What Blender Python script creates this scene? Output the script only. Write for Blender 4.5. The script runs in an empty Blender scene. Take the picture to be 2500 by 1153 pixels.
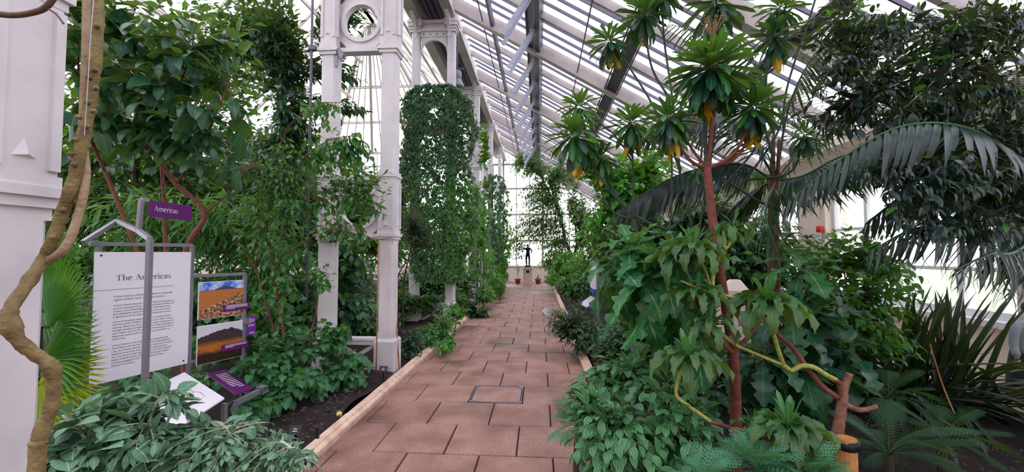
import bpy, math, random
import numpy as np
from mathutils import Vector, Matrix

S = bpy.context.scene
COL = S.collection
rng = np.random.default_rng(7)
random.seed(7)

# ------------------------------------------------------------------ camera, sky, exposure
F, CX, CY, EYE = 1000.0, 1250.0, 576.5, 1.67
TH = math.atan(0.0405)
PSI = math.atan(0.067 * math.cos(TH))
cam_d = bpy.data.cameras.new('camera')
cam = bpy.data.objects.new('camera', cam_d)
COL.objects.link(cam)
cam_d.sensor_width = 36.0
cam_d.lens = 36.0 * F / 2500.0
cam_d.clip_start = 0.05
cam_d.clip_end = 400
cam.location = (0, 0, EYE)
cam.rotation_euler = (math.pi / 2 + TH, 0, PSI)
S.camera = cam

W = bpy.data.worlds.new('overcast_sky')
S.world = W
W.use_nodes = True
_n = W.node_tree.nodes
_bg = _n['Background']
_bg.inputs['Color'].default_value = (0.97, 0.95, 1.0, 1)
_bg.inputs['Strength'].default_value = 3.4

S.view_settings.view_transform = 'Standard'
S.view_settings.look = 'None'
S.view_settings.exposure = 0.0
S.view_settings.gamma = 1.0
S.view_settings.use_curve_mapping = False

# ------------------------------------------------------------------ pixel <-> world
_r = np.array([math.cos(PSI), math.sin(PSI), 0.0])
_u = np.array([math.sin(PSI) * math.sin(TH), -math.cos(PSI) * math.sin(TH), math.cos(TH)])
_f = np.array([-math.sin(PSI) * math.cos(TH), math.cos(PSI) * math.cos(TH), math.sin(TH)])
_C = np.array([0, 0, EYE])


def at(px, py, Y):
    d = _r * (px - CX) / F + _u * (CY - py) / F + _f
    return _C + d * (Y / d[1])


def gnd(px, py, z=0.0):
    d = _r * (px - CX) / F + _u * (CY - py) / F + _f
    return _C + d * ((z - EYE) / d[2])


def project(P):
    q = np.asarray(P) - _C
    dz = q @ _f
    dz = np.where(np.abs(dz) < 1e-4, 1e-4, dz)
    return CX + F * (q @ _r) / dz, CY - F * (q @ _u) / dz, dz


def A(*a):
    return np.array(a, float)


def unit(v):
    v = np.asarray(v, float)
    return v / (np.linalg.norm(v, axis=-1, keepdims=True) + 1e-9)


# ------------------------------------------------------------------ materials
def lin(c):
    out = []
    for v in c:
        v = v / 255.0
        out.append(v / 12.92 if v <= 0.04045 else ((v + 0.055) / 1.055) ** 2.4)
    return (*out, 1.0)


class NT:
    def __init__(s, name):
        s.m = bpy.data.materials.new(name)
        s.m.use_nodes = True
        s.t = s.m.node_tree
        s.t.nodes.clear()
        s.out = s.n('ShaderNodeOutputMaterial')

    def n(s, typ, **kw):
        nd = s.t.nodes.new(typ)
        for k, v in kw.items():
            setattr(nd, k, v)
        return nd

    def l(s, a, b):
        s.t.links.new(a, b)

    def mix(s, fac, a, b, blend='MIX'):
        nd = s.n('ShaderNodeMix', data_type='RGBA', blend_type=blend)
        for sock, v in ((nd.inputs[0], fac), (nd.inputs[6], a), (nd.inputs[7], b)):
            if hasattr(v, 'is_output'):
                s.l(v, sock)
            else:
                sock.default_value = v
        return nd.outputs[2]

    def math(s, op, a, b=0.0):
        nd = s.n('ShaderNodeMath', operation=op)
        for sock, v in ((nd.inputs[0], a), (nd.inputs[1], b)):
            if hasattr(v, 'is_output'):
                s.l(v, sock)
            else:
                sock.default_value = v
        return nd.outputs[0]

    def noise(s, scale, detail=3, coord='Object', rough=0.55):
        tc = s.n('ShaderNodeTexCoord')
        nz = s.n('ShaderNodeTexNoise')
        nz.inputs['Scale'].default_value = scale
        nz.inputs['Detail'].default_value = detail
        nz.inputs['Roughness'].default_value = rough
        s.l(tc.outputs[coord], nz.inputs['Vector'])
        return nz.outputs[0]

    def ramp(s, fac, stops):
        nd = s.n('ShaderNodeValToRGB')
        e = nd.color_ramp.elements
        while len(e) < len(stops):
            e.new(0.5)
        for el, (p, c) in zip(e, stops):
            el.position = p
            el.color = c
        s.l(fac, nd.inputs[0])
        return nd.outputs[0]


def mat_plain(name, c, rough=0.6, var=0.12, scale=6.0, c2=None, bump=0.0, bscale=40.0, metal=0.0, spec=0.4, obj_rand=0.0):
    t = NT(name)
    p = t.n('ShaderNodeBsdfPrincipled')
    c1 = lin(c)
    if c2 is None:
        c2 = tuple(max(0, v * (1 - var)) for v in c1[:3]) + (1,)
    else:
        c2 = lin(c2)
    nz = t.noise(scale, 4)
    mr = t.ramp(nz, [(0.35, c1), (0.7, c2)])
    if obj_rand:
        oi = t.n('ShaderNodeObjectInfo')
        v = t.math('ADD', t.math('MULTIPLY', oi.outputs['Random'], obj_rand), 1 - obj_rand / 2)
        hs = t.n('ShaderNodeHueSaturation')
        t.l(v, hs.inputs['Value'])
        t.l(mr, hs.inputs['Color'])
        mr = hs.outputs[0]
    t.l(mr, p.inputs['Base Color'])
    p.inputs['Roughness'].default_value = rough
    p.inputs['Metallic'].default_value = metal
    p.inputs['Specular IOR Level'].default_value = spec
    if bump:
        b = t.n('ShaderNodeBump')
        b.inputs['Strength'].default_value = bump
        b.inputs['Distance'].default_value = 0.01
        t.l(t.noise(bscale, 4), b.inputs['Height'])
        t.l(b.outputs[0], p.inputs['Normal'])
    t.l(p.outputs[0], t.out.inputs[0])
    return t.m


def mat_leaf(name, c1, c2, rough=0.42, trans=0.28, rib=None, ribw=0.10, spec=0.5, tip=None, edge=None):
    t = NT(name)
    oi = t.n('ShaderNodeObjectInfo')
    ge = t.n('ShaderNodeNewGeometry')
    r = t.math('FRACT', t.math('ADD', oi.outputs['Random'], ge.outputs['Random Per Island']))
    r2 = t.math('FRACT', t.math('MULTIPLY', r, 7.31))
    def rich(c):
        c = np.array(lin(c)[:3]); g = c.mean()
        return (*np.clip((g + (c - g) * 1.25) * 1.25, 0.002, 1), 1.0)
    a, b = rich(c1), rich(c2)
    col = t.mix(r, a, b)
    col = t.mix(t.math('MULTIPLY', r2, 0.35), col, tuple(x * 0.45 for x in a[:3]) + (1,))
    nz = t.noise(14, 2)
    col = t.mix(t.math('MULTIPLY', nz, 0.3), col, tuple(x * 0.6 for x in b[:3]) + (1,))
    uv = t.n('ShaderNodeUVMap')
    sx = t.n('ShaderNodeSeparateXYZ')
    t.l(uv.outputs[0], sx.inputs[0])
    if rib is not None:
        m = t.math('LESS_THAN', sx.outputs[0], ribw)
        col = t.mix(t.math('MULTIPLY', m, 0.75), col, lin(rib))
        vein = t.n('ShaderNodeTexWave', wave_type='BANDS', bands_direction='Y')
        # slanted side veins
        cx = t.n('ShaderNodeCombineXYZ')
        t.l(t.math('SUBTRACT', sx.outputs[1], t.math('MULTIPLY', sx.outputs[0], 0.18)), cx.inputs[1])
        t.l(cx.outputs[0], vein.inputs['Vector'])
        vein.inputs['Scale'].default_value = 2.2
        vf = t.math('MULTIPLY', t.math('GREATER_THAN', vein.outputs[1], 0.9), 0.18)
        col = t.mix(vf, col, lin(rib))
    if edge is not None:
        m = t.math('GREATER_THAN', sx.outputs[0], 0.86)
        col = t.mix(t.math('MULTIPLY', m, 0.5), col, lin(edge))
    if tip is not None:
        col = t.mix(t.math('MULTIPLY', t.math('POWER', sx.outputs[1], 3.0), 0.5), col, lin(tip))
    p = t.n('ShaderNodeBsdfPrincipled')
    t.l(col, p.inputs['Base Color'])
    p.inputs['Roughness'].default_value = rough
    p.inputs['Specular IOR Level'].default_value = spec
    tr = t.n('ShaderNodeBsdfTranslucent')
    t.l(t.mix(0.55, col, lin((150, 190, 40))), tr.inputs[0])
    mx = t.n('ShaderNodeMixShader')
    mx.inputs[0].default_value = trans
    t.l(p.outputs[0], mx.inputs[1])
    t.l(tr.outputs[0], mx.inputs[2])
    t.l(mx.outputs[0], t.out.inputs[0])
    return t.m


def mat_glass(name, tint=(0.93, 0.94, 0.98), dirt=0.22):
    t = NT(name)
    tp = t.n('ShaderNodeBsdfTransparent')
    tp.inputs[0].default_value = (*tint, 1)
    tl = t.n('ShaderNodeBsdfTranslucent')
    tl.inputs[0].default_value = (0.86, 0.86, 0.92, 1)
    mx = t.n('ShaderNodeMixShader')
    t.l(t.math('MULTIPLY', t.noise(1.7, 3), dirt * 2), mx.inputs[0])
    t.l(tp.outputs[0], mx.inputs[1])
    t.l(tl.outputs[0], mx.inputs[2])
    gl = t.n('ShaderNodeBsdfGlossy')
    gl.inputs['Roughness'].default_value = 0.08
    m2 = t.n('ShaderNodeMixShader')
    m2.inputs[0].default_value = 0.05
    t.l(mx.outputs[0], m2.inputs[1])
    t.l(gl.outputs[0], m2.inputs[2])
    t.l(m2.outputs[0], t.out.inputs[0])
    return t.m


M = {}
M['iron'] = mat_plain('white_painted_iron', (226, 218, 221), 0.45, c2=(206, 199, 204), scale=3, bump=0.05, bscale=25)
M['beam'] = mat_plain('cream_painted_beam', (192, 180, 176), 0.5, c2=(168, 157, 156), scale=2)
M['bar'] = mat_plain('grey_glazing_bar', (104, 96, 118), 0.5, scale=2)
M['purlin'] = mat_plain('dark_grey_purlin', (84, 80, 92), 0.5, scale=3)
M['plaster'] = mat_plain('cream_plaster', (232, 216, 202), 0.7, c2=(220, 204, 192), scale=1.2)
M['winframe'] = mat_plain('white_window_paint', (236, 234, 236), 0.5, scale=3, var=0.05)
M['glass'] = mat_glass('roof_glass')
M['wglass'] = mat_glass('window_glass', (0.95, 0.96, 0.98), 0.08)
M['steel'] = mat_plain('galvanised_steel', (136, 134, 144), 0.42, scale=8, metal=0.35)
M['zinc'] = mat_plain('bright_zinc_arm', (198, 200, 220), 0.4, scale=8, metal=0.2)
M['black'] = mat_plain('black_plastic', (24, 24, 30), 0.45, scale=8)
M['purple'] = mat_plain('purple_sign', (98, 26, 104), 0.4, scale=3, var=0.05)
M['purple2'] = mat_plain('violet_sign', (112, 44, 150), 0.4, scale=3, var=0.05)
M['panel'] = mat_plain('white_sign_panel', (238, 232, 240), 0.4, scale=2, var=0.03)
M['ink'] = mat_plain('dark_ink', (44, 40, 56), 0.6, scale=2)
M['white_ink'] = mat_plain('white_ink', (244, 240, 246), 0.6, scale=2, var=0.02)
M['terracotta'] = mat_plain('terracotta', (186, 84, 50), 0.75, scale=8)
M['bronze'] = mat_plain('dark_bronze', (34, 36, 50), 0.4, scale=8, metal=0.6)
M['timber'] = mat_plain('orange_timber', (206, 140, 78), 0.7, c2=(170, 104, 54), scale=9)
M['cane'] = mat_plain('bamboo_cane', (176, 124, 78), 0.6, c2=(140, 92, 58), scale=12)
M['lawn'] = mat_plain('lawn', (168, 184, 140), 0.9, scale=2, c2=(148, 170, 120))
M['redpaint'] = mat_plain('red_alarm', (214, 34, 30), 0.4, scale=3)
M['blue'] = mat_plain('blue_sign', (40, 80, 190), 0.4, scale=3)
M['bark_red'] = mat_plain('red_brown_bark', (128, 72, 58), 0.75, c2=(92, 48, 40), scale=22, bump=0.5, bscale=30)
M['bark_grey'] = mat_plain('brown_bark', (110, 78, 62), 0.8, c2=(78, 54, 46), scale=14, bump=0.5, bscale=30)
M['bark_dark'] = mat_plain('dark_bark', (66, 50, 44), 0.85, scale=14, bump=0.4)
M['vine'] = mat_plain('green_brown_vine_bark', (142, 122, 78), 0.65, c2=(98, 76, 46), scale=16, bump=0.9, bscale=70)
M['vine2'] = mat_plain('pale_tan_vine_bark', (176, 150, 122), 0.6, c2=(140, 112, 86), scale=12, bump=0.7, bscale=60)
M['stem_green'] = mat_plain('dark_green_stem', (58, 78, 60), 0.55, c2=(42, 58, 46), scale=30, bump=0.4, bscale=60)
M['stem_lime'] = mat_plain('yellow_green_stem', (152, 170, 76), 0.5, c2=(148, 122, 64), scale=18, bump=0.25, bscale=50)
M['stem_pale'] = mat_plain('pale_felted_stem', (196, 204, 184), 0.8, c2=(160, 160, 134), scale=9)
M['twig'] = mat_plain('brown_twig', (104, 84, 62), 0.8, scale=9)
M['twig_green'] = mat_plain('green_twig', (92, 112, 62), 0.7, scale=9)
M['soil'] = None

# soil with bark mulch
t = NT('bark_mulch_soil')
p = t.n('ShaderNodeBsdfPrincipled')
c = t.ramp(t.noise(38, 6, rough=0.75), [(0.3, lin((15, 9, 12))), (0.55, lin((40, 26, 28))), (0.80, lin((84, 60, 56)))])
t.l(c, p.inputs['Base Color'])
p.inputs['Roughness'].default_value = 0.95
b = t.n('ShaderNodeBump')
b.inputs['Strength'].default_value = 0.9
b.inputs['Distance'].default_value = 0.03
t.l(t.noise(45, 5), b.inputs['Height'])
t.l(b.outputs[0], p.inputs['Normal'])
t.l(p.outputs[0], t.out.inputs[0])
M['soil'] = t.m

# paving: pinkish brown concrete, speckled, with old dark stains
def mat_slab(name, base, base2):
    t = NT(name)
    p = t.n('ShaderNodeBsdfPrincipled')
    oi = t.n('ShaderNodeObjectInfo')
    ge = t.n('ShaderNodeNewGeometry')
    col = t.mix(oi.outputs['Random'], lin(base), lin(base2))

    def wn(scale, detail=4):
        nz = t.n('ShaderNodeTexNoise')
        nz.inputs['Scale'].default_value = scale
        nz.inputs['Detail'].default_value = detail
        t.l(ge.outputs['Position'], nz.inputs['Vector'])
        return nz.outputs[0]
    col = t.mix(t.ramp(wn(130, 2), [(0.42, (0, 0, 0, 1)), (0.70, (0.55, 0.55, 0.55, 1))]), col, lin((212, 176, 160)))
    col = t.mix(t.ramp(wn(3.1, 5), [(0.40, (0, 0, 0, 1)), (0.72, (0.8, 0.8, 0.8, 1))]), col, lin((120, 80, 62)))
    st = t.ramp(wn(0.9, 4), [(0.52, (0, 0, 0, 1)), (0.66, (0.7, 0.7, 0.7, 1))])
    col = t.mix(st, col, lin((84, 52, 44)))
    t.l(col, p.inputs['Base Color'])
    t.l(t.math('SUBTRACT', 0.62, t.math('MULTIPLY', st, 0.35)), p.inputs['Roughness'])
    b = t.n('ShaderNodeBump')
    b.inputs['Strength'].default_value = 0.25
    b.inputs['Distance'].default_value = 0.004
    t.l(wn(160, 3), b.inputs['Height'])
    t.l(b.outputs[0], p.inputs['Normal'])
    t.l(p.outputs[0], t.out.inputs[0])
    return t.m


M['slab'] = mat_slab('pink_brown_paving', (158, 116, 104), (144, 102, 90))
M['flag'] = mat_slab('tan_flagstone', (214, 178, 136), (200, 160, 120))
M['joint'] = mat_plain('dark_joint', (46, 32, 28), 0.95, scale=20)
M['kerb'] = mat_plain('cream_kerb_stone', (228, 200, 178), 0.7, c2=(196, 160, 136), scale=7, bump=0.35, bscale=35)

# leaves
M['lf_sage'] = mat_leaf('grey_green_felted_leaf', (122, 150, 128), (84, 118, 96), 0.75, 0.15, rib=(178, 196, 176), ribw=0.07, spec=0.15)
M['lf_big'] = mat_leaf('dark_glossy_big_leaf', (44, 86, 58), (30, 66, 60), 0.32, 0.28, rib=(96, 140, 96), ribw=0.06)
M['lf_mid'] = mat_leaf('mid_green_leaf', (70, 122, 62), (50, 98, 58), 0.45, 0.32, rib=(120, 160, 96))
M['lf_heart'] = mat_leaf('soft_green_heart_leaf', (62, 110, 70), (40, 84, 58), 0.6, 0.25, rib=(126, 166, 112), ribw=0.07)
M['lf_ivy'] = mat_leaf('ivy_leaf', (38, 82, 46), (26, 60, 42), 0.45, 0.25, rib=(90, 136, 76))
M['lf_ivy2'] = mat_leaf('fresh_creeper_leaf', (76, 132, 54), (52, 104, 46), 0.45, 0.35)
M['lf_dark'] = mat_leaf('dark_blue_green_leaf', (38, 74, 54), (26, 50, 48), 0.35, 0.2)
M['lf_night'] = mat_leaf('very_dark_narrow_leaf', (34, 54, 50), (26, 40, 46), 0.3, 0.12)
M['lf_lance'] = mat_leaf('narrow_green_leaf', (64, 112, 56), (44, 88, 52), 0.45, 0.3)
M['lf_euph'] = mat_leaf('spurge_leaf', (54, 110, 54), (34, 84, 54), 0.4, 0.25, rib=(120, 160, 90), ribw=0.12)
M['lf_euph_dark'] = mat_leaf('old_spurge_leaf', (32, 72, 60), (26, 58, 56), 0.35, 0.2, rib=(70, 110, 84), ribw=0.12)
M['lf_yellow'] = mat_leaf('yellow_dying_leaf', (222, 178, 74), (206, 158, 80), 0.55, 0.3, rib=(236, 206, 120))
M['lf_sonchus'] = mat_leaf('lobed_leaf', (58, 116, 62), (40, 92, 66), 0.38, 0.3, rib=(150, 186, 134), ribw=0.07)
M['lf_wilt'] = mat_leaf('wilted_leaf', (54, 98, 56), (38, 76, 50), 0.5, 0.25, rib=(110, 146, 84), ribw=0.08, tip=(120, 120, 62))
M['lf_rim'] = mat_leaf('pale_edged_shrub_leaf', (66, 118, 72), (46, 94, 66), 0.42, 0.2, rib=(120, 156, 110), ribw=0.09, edge=(176, 206, 150))
M['lf_palm'] = mat_leaf('palm_leaflet', (36, 54, 50), (26, 40, 42), 0.28, 0.12)
M['lf_palm2'] = mat_leaf('green_palm_leaflet', (52, 92, 58), (40, 74, 56), 0.35, 0.2)
M['lf_fan'] = mat_leaf('fan_palm_segment', (84, 132, 58), (58, 106, 60), 0.4, 0.3)
M['lf_fan_y'] = mat_leaf('yellow_green_fan_segment', (168, 176, 70), (128, 154, 64), 0.4, 0.3)
M['lf_fern'] = mat_leaf('fern_leaf', (40, 80, 48), (28, 60, 40), 0.5, 0.25)
M['lf_feather'] = mat_leaf('feathery_blue_green_leaf', (92, 140, 112), (66, 116, 90), 0.5, 0.25)
M['lf_flax'] = mat_leaf('dark_strap_leaf', (28, 46, 34), (16, 27, 25), 0.32, 0.12)
M['lf_bright'] = mat_leaf('bright_round_leaf', (96, 160, 66), (68, 130, 58), 0.45, 0.4)
M['lf_bronze'] = mat_leaf('bronze_green_leaf', (84, 104, 60), (64, 98, 54), 0.5, 0.25)
M['lf_sage2'] = mat_leaf('dark_felted_leaf', (76, 104, 84), (58, 86, 68), 0.7, 0.15, rib=(150, 170, 146), ribw=0.07, spec=0.2)
M['node'] = mat_plain('brown_stem_scar', (104, 66, 44), 0.8, scale=20)
M['bark_pink'] = mat_plain('pinkish_grey_bark', (142, 100, 82), 0.75, c2=(104, 66, 52), scale=20, bump=0.8, bscale=45)

# ------------------------------------------------------------------ objects
WL = {}


def tag(o, label=None, cat=None, group=None, kind=None):
    if label: o['label'] = label
    if cat: o['category'] = cat
    if group: o['group'] = group
    if kind: o['kind'] = kind
    return o


def link(name, data, parent=None, local=None):
    o = bpy.data.objects.new(name, data)
    COL.objects.link(o)
    if parent is not None:
        o.parent = parent
        base = WL.get(parent, A(0, 0, 0))
        o.location = tuple(-base)
    WL[o] = A(0, 0, 0)
    return o


def thing(name, label, cat, base, group=None):
    o = bpy.data.objects.new(name, None)
    COL.objects.link(o)
    o.empty_display_size = 0.1
    o.location = tuple(base)
    WL[o] = A(*base)
    return tag(o, label, cat, group)


def struct(name, base=(0, 0, 0)):
    o = bpy.data.objects.new(name, None)
    COL.objects.link(o)
    o.location = tuple(base)
    WL[o] = A(*base)
    o['kind'] = 'structure'
    return o


class MB:
    def __init__(s):
        s.v, s.f, s.uv, s.k = [], [], [], 0

    def add(s, vs, fs, uv=None):
        vs = np.asarray(vs, float)
        s.v.append(vs)
        s.f += [tuple(i + s.k for i in f) for f in fs]
        s.uv.append(np.zeros((len(vs), 2)) if uv is None else np.asarray(uv, float))
        s.k += len(vs)
        return s

    def box(s, lo, hi, mtx=None, ch=0.0):
        x0, y0, z0 = lo
        x1, y1, z1 = hi
        if ch:
            return s.prism([(x0 + ch, y0), (x1 - ch, y0), (x1, y0 + ch), (x1, y1 - ch), (x1 - ch, y1), (x0 + ch, y1), (x0, y1 - ch), (x0, y0 + ch)], z0, z1)
        vs = A([x0, y0, z0], [x1, y0, z0], [x1, y1, z0], [x0, y1, z0], [x0, y0, z1], [x1, y0, z1], [x1, y1, z1], [x0, y1, z1])
        if mtx is not None:
            vs = vs @ mtx[:3, :3].T + mtx[:3, 3]
        return s.add(vs, [(3, 2, 1, 0), (4, 5, 6, 7), (0, 1, 5, 4), (1, 2, 6, 5), (2, 3, 7, 6), (3, 0, 4, 7)])

    def prism(s, poly, z0, z1, top=None):
        n = len(poly)
        top = top or poly
        vs = [(x, y, z0) for x, y in poly] + [(x, y, z1) for x, y in top]
        fs = [tuple(range(n))[::-1], tuple(range(n, 2 * n))] + [(i, (i + 1) % n, n + (i + 1) % n, n + i) for i in range(n)]
        return s.add(vs, fs)

    def beam(s, p, q, w, h, up=(0, 0, 1), mtx=None):
        p, q = A(*p), A(*q)
        d = unit(q - p)
        sd = np.cross(d, up)
        if np.linalg.norm(sd) < 1e-3: sd = np.cross(d, (1, 0, 0))
        sd = unit(sd)
        u = np.cross(sd, d)
        vs = [b + sd * a * w / 2 + u * c * h / 2 for b in (p, q) for a, c in ((-1, -1), (1, -1), (1, 1), (-1, 1))]
        return s.add(vs, [(0, 1, 2, 3), (7, 6, 5, 4), (0, 4, 5, 1), (1, 5, 6, 2), (2, 6, 7, 3), (3, 7, 4, 0)])

    def tube(s, pts, rad, n=8, cap=True):
        pts = np.asarray(pts, float)
        m = len(pts)
        if np.isscalar(rad): rad = [rad] * m
        tg = unit(np.gradient(pts, axis=0))
        ref = A(0, 0, 1) if abs(tg[0][2]) < 0.9 else A(1, 0, 0)
        vs = []
        sd = unit(np.cross(tg[0], ref))
        for i in range(m):
            sd = unit(sd - tg[i] * np.dot(sd, tg[i]))
            up = np.cross(tg[i], sd)
            for k in range(n):
                a = 2 * math.pi * k / n
                vs.append(pts[i] + rad[i] * (math.cos(a) * sd + math.sin(a) * up))
        fs = [(i * n + k, i * n + (k + 1) % n, (i + 1) * n + (k + 1) % n, (i + 1) * n + k) for i in range(m - 1) for k in range(n)]
        if cap:
            fs += [tuple(range(n))[::-1], tuple(range((m - 1) * n, m * n))]
        return s.add(vs, fs)

    def lathe(s, prof, c, n=20, axis=None):
        c = A(*c)
        if axis is None: X, Y_, Z = A(1, 0, 0), A(0, 1, 0), A(0, 0, 1)
        else:
            Z = unit(A(*axis)); X = unit(np.cross(Z, (0.3, 0.9, 0.1))); Y_ = np.cross(Z, X)
        vs = [c + X * r * math.cos(2 * math.pi * k / n) + Y_ * r * math.sin(2 * math.pi * k / n) + Z * z for r, z in prof for k in range(n)]
        m = len(prof)
        fs = [(i * n + k, i * n + (k + 1) % n, (i + 1) * n + (k + 1) % n, (i + 1) * n + k) for i in range(m - 1) for k in range(n)]
        fs += [tuple(range(n))[::-1], tuple(range((m - 1) * n, m * n))]
        return s.add(vs, fs)

    def plate(s, o, ux, uy, pts, th):
        """extruded outline: pts in the (ux,uy) plane at o, thickness th along ux x uy"""
        o, ux, uy = A(*o), A(*ux), A(*uy)
        nn = unit(np.cross(ux, uy)) * th
        n = len(pts)
        vs = [o + ux * a + uy * b for a, b in pts] + [o + ux * a + uy * b + nn for a, b in pts]
        P_ = np.array(pts, float)
        uv = (P_ - P_.min(0)) / (np.ptp(P_, axis=0) + 1e-9)
        fs = [tuple(range(n))[::-1], tuple(range(n, 2 * n))] + [(i, (i + 1) % n, n + (i + 1) % n, n + i) for i in range(n)]
        return s.add(vs, fs, np.vstack([uv, uv]))

    def ringplate(s, o, ux, uy, outer, inner, th):
        """plate with a hole: outer and inner have the same number of points"""
        o, ux, uy = A(*o), A(*ux), A(*uy)
        nn = unit(np.cross(ux, uy)) * th
        n = len(outer)
        vs = []
        for off in (0, 1):
            for ring in (outer, inner):
                vs += [o + ux * a + uy * b + nn * off for a, b in ring]
        fs = []
        for i in range(n):
            j = (i + 1) % n
            fs += [(i, n + i, n + j, j), (2 * n + i, 2 * n + j, 3 * n + j, 3 * n + i), (i, j, 2 * n + j, 2 * n + i), (n + i, 3 * n + i, 3 * n + j, n + j)]
        return s.add(vs, fs)

    def mesh(s, name, mat, smooth=False):
        me = bpy.data.meshes.new(name)
        v = np.vstack(s.v) if s.v else np.zeros((0, 3))
        me.from_pydata(v.tolist(), [], s.f)
        uv = np.vstack(s.uv) if s.uv else np.zeros((0, 2))
        lay = me.uv_layers.new(name='UVMap')
        idx = np.empty(len(me.loops), dtype=np.int32)
        me.loops.foreach_get('vertex_index', idx)
        lay.data.foreach_set('uv', uv[idx].astype(np.float32).ravel())
        me.materials.append(mat if not isinstance(mat, str) else M[mat])
        if smooth:
            me.polygons.foreach_set('use_smooth', np.ones(len(me.polygons), dtype=bool))
        me.update()
        return me

    def build(s, name, mat, parent=None, smooth=False):
        return link(name, s.mesh(name, mat, smooth), parent)


def inst(name, me, parent, mtx):
    """an object sharing mesh data, placed with a world matrix (4x4 numpy)"""
    o = bpy.data.objects.new(name, me)
    COL.objects.link(o)
    o.parent = parent
    m = mtx.copy()
    m[:3, 3] -= WL.get(parent, A(0, 0, 0))
    o.matrix_basis = Matrix(m.tolist())
    WL[o] = mtx[:3, 3].copy()
    return o


def xf(pos, ax=None, n=None, s=1.0):
    m = np.eye(4)
    if ax is not None:
        ax = unit(ax)
        sd = np.cross(ax, n if n is not None else (0, 0, 1))
        if np.linalg.norm(sd) < 1e-3: sd = np.cross(ax, (1, 0, 0.2))
        sd = unit(sd)
        m[:3, 0], m[:3, 1], m[:3, 2] = sd, ax, np.cross(sd, ax)
    m[:3, :3] *= s
    m[:3, 3] = pos
    return m


def smooth_path(pts, n=24):
    """Catmull-Rom through pts"""
    P_ = np.asarray(pts, float)
    if len(P_) == 2:
        return P_[0] + (P_[1] - P_[0]) * np.linspace(0, 1, n)[:, None]
    Q = np.vstack([2 * P_[0] - P_[1], P_, 2 * P_[-1] - P_[-2]])
    seg = len(P_) - 1
    out = []
    for t in np.linspace(0, seg - 1e-6, n):
        i = int(t); u = t - i
        a, b, c, d = Q[i], Q[i + 1], Q[i + 2], Q[i + 3]
        out.append(0.5 * (2 * b + (c - a) * u + (2 * a - 5 * b + 4 * c - d) * u * u + (3 * b - 3 * c + d - a) * u ** 3))
    return np.array(out)


def pxpath(pts, n=24):
    return smooth_path([at(*p) for p in pts], n)


# ------------------------------------------------------------------ leaf library
LEAF = {}


class Leaf:
    def __init__(s, key, prof, fold=0.18, bend=0.5, wave=0.0, mat='lf_mid', zig=0.0):
        vs, uv, fs = [], [], []
        mx = max(x for x, y in prof) or 1
        idx = []
        for i, (x, y) in enumerate(prof):
            b = bend if abs(bend) > 1e-3 else 1e-3
            def P3(px_, py_):
                a = b * py_
                yy = math.sin(a) / b
                zz = -(1 - math.cos(a)) / b
                h = fold * abs(px_) + wave * math.sin(py_ * 17 + (3 if px_ > 0 else 0)) * abs(px_) / mx
                return (px_, yy + h * math.sin(a), zz + h * math.cos(a))
            if x <= 1e-6:
                idx.append((len(vs),)); vs.append(P3(0, y)); uv.append((0, y))
            else:
                k = len(vs)
                ym = s_mid(prof, i)
                vs += [P3(-x, y), P3(0, ym), P3(x, y)]
                uv += [(1, y), (0, ym), (1, y)]
                idx.append((k, k + 1, k + 2))
        for a, b2 in zip(idx[:-1], idx[1:]):
            if len(a) == 1 and len(b2) == 3: fs += [(a[0], b2[1], b2[0]), (a[0], b2[2], b2[1])]
            elif len(a) == 3 and len(b2) == 1: fs += [(a[0], a[1], b2[0]), (a[1], a[2], b2[0])]
            elif len(a) == 3: fs += [(a[0], a[1], b2[1], b2[0]), (a[1], a[2], b2[2], b2[1])]
        s.v, s.uv, s.fs = np.array(vs), np.array(uv), fs
        s.tri = np.array([t for f in fs for t in ([f] if len(f) == 3 else [(f[0], f[1], f[2]), (f[0], f[2], f[3])])])
        s.key = key
        s._me = {}
        LEAF[key] = s

    def me(s, mat):
        if mat not in s._me:
            mb = MB()
            mb.add(s.v, s.fs, s.uv)
            s._me[mat] = mb.mesh(s.key + '_leaf', mat, True)
        return s._me[mat]


def s_mid(prof, i):
    # midrib stays monotone along the leaf even where lobes double back
    return prof[0][1] + (prof[-1][1] - prof[0][1]) * i / (len(prof) - 1) if any(prof[j + 1][1] < prof[j][1] for j in range(len(prof) - 1)) else prof[i][1]


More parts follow.
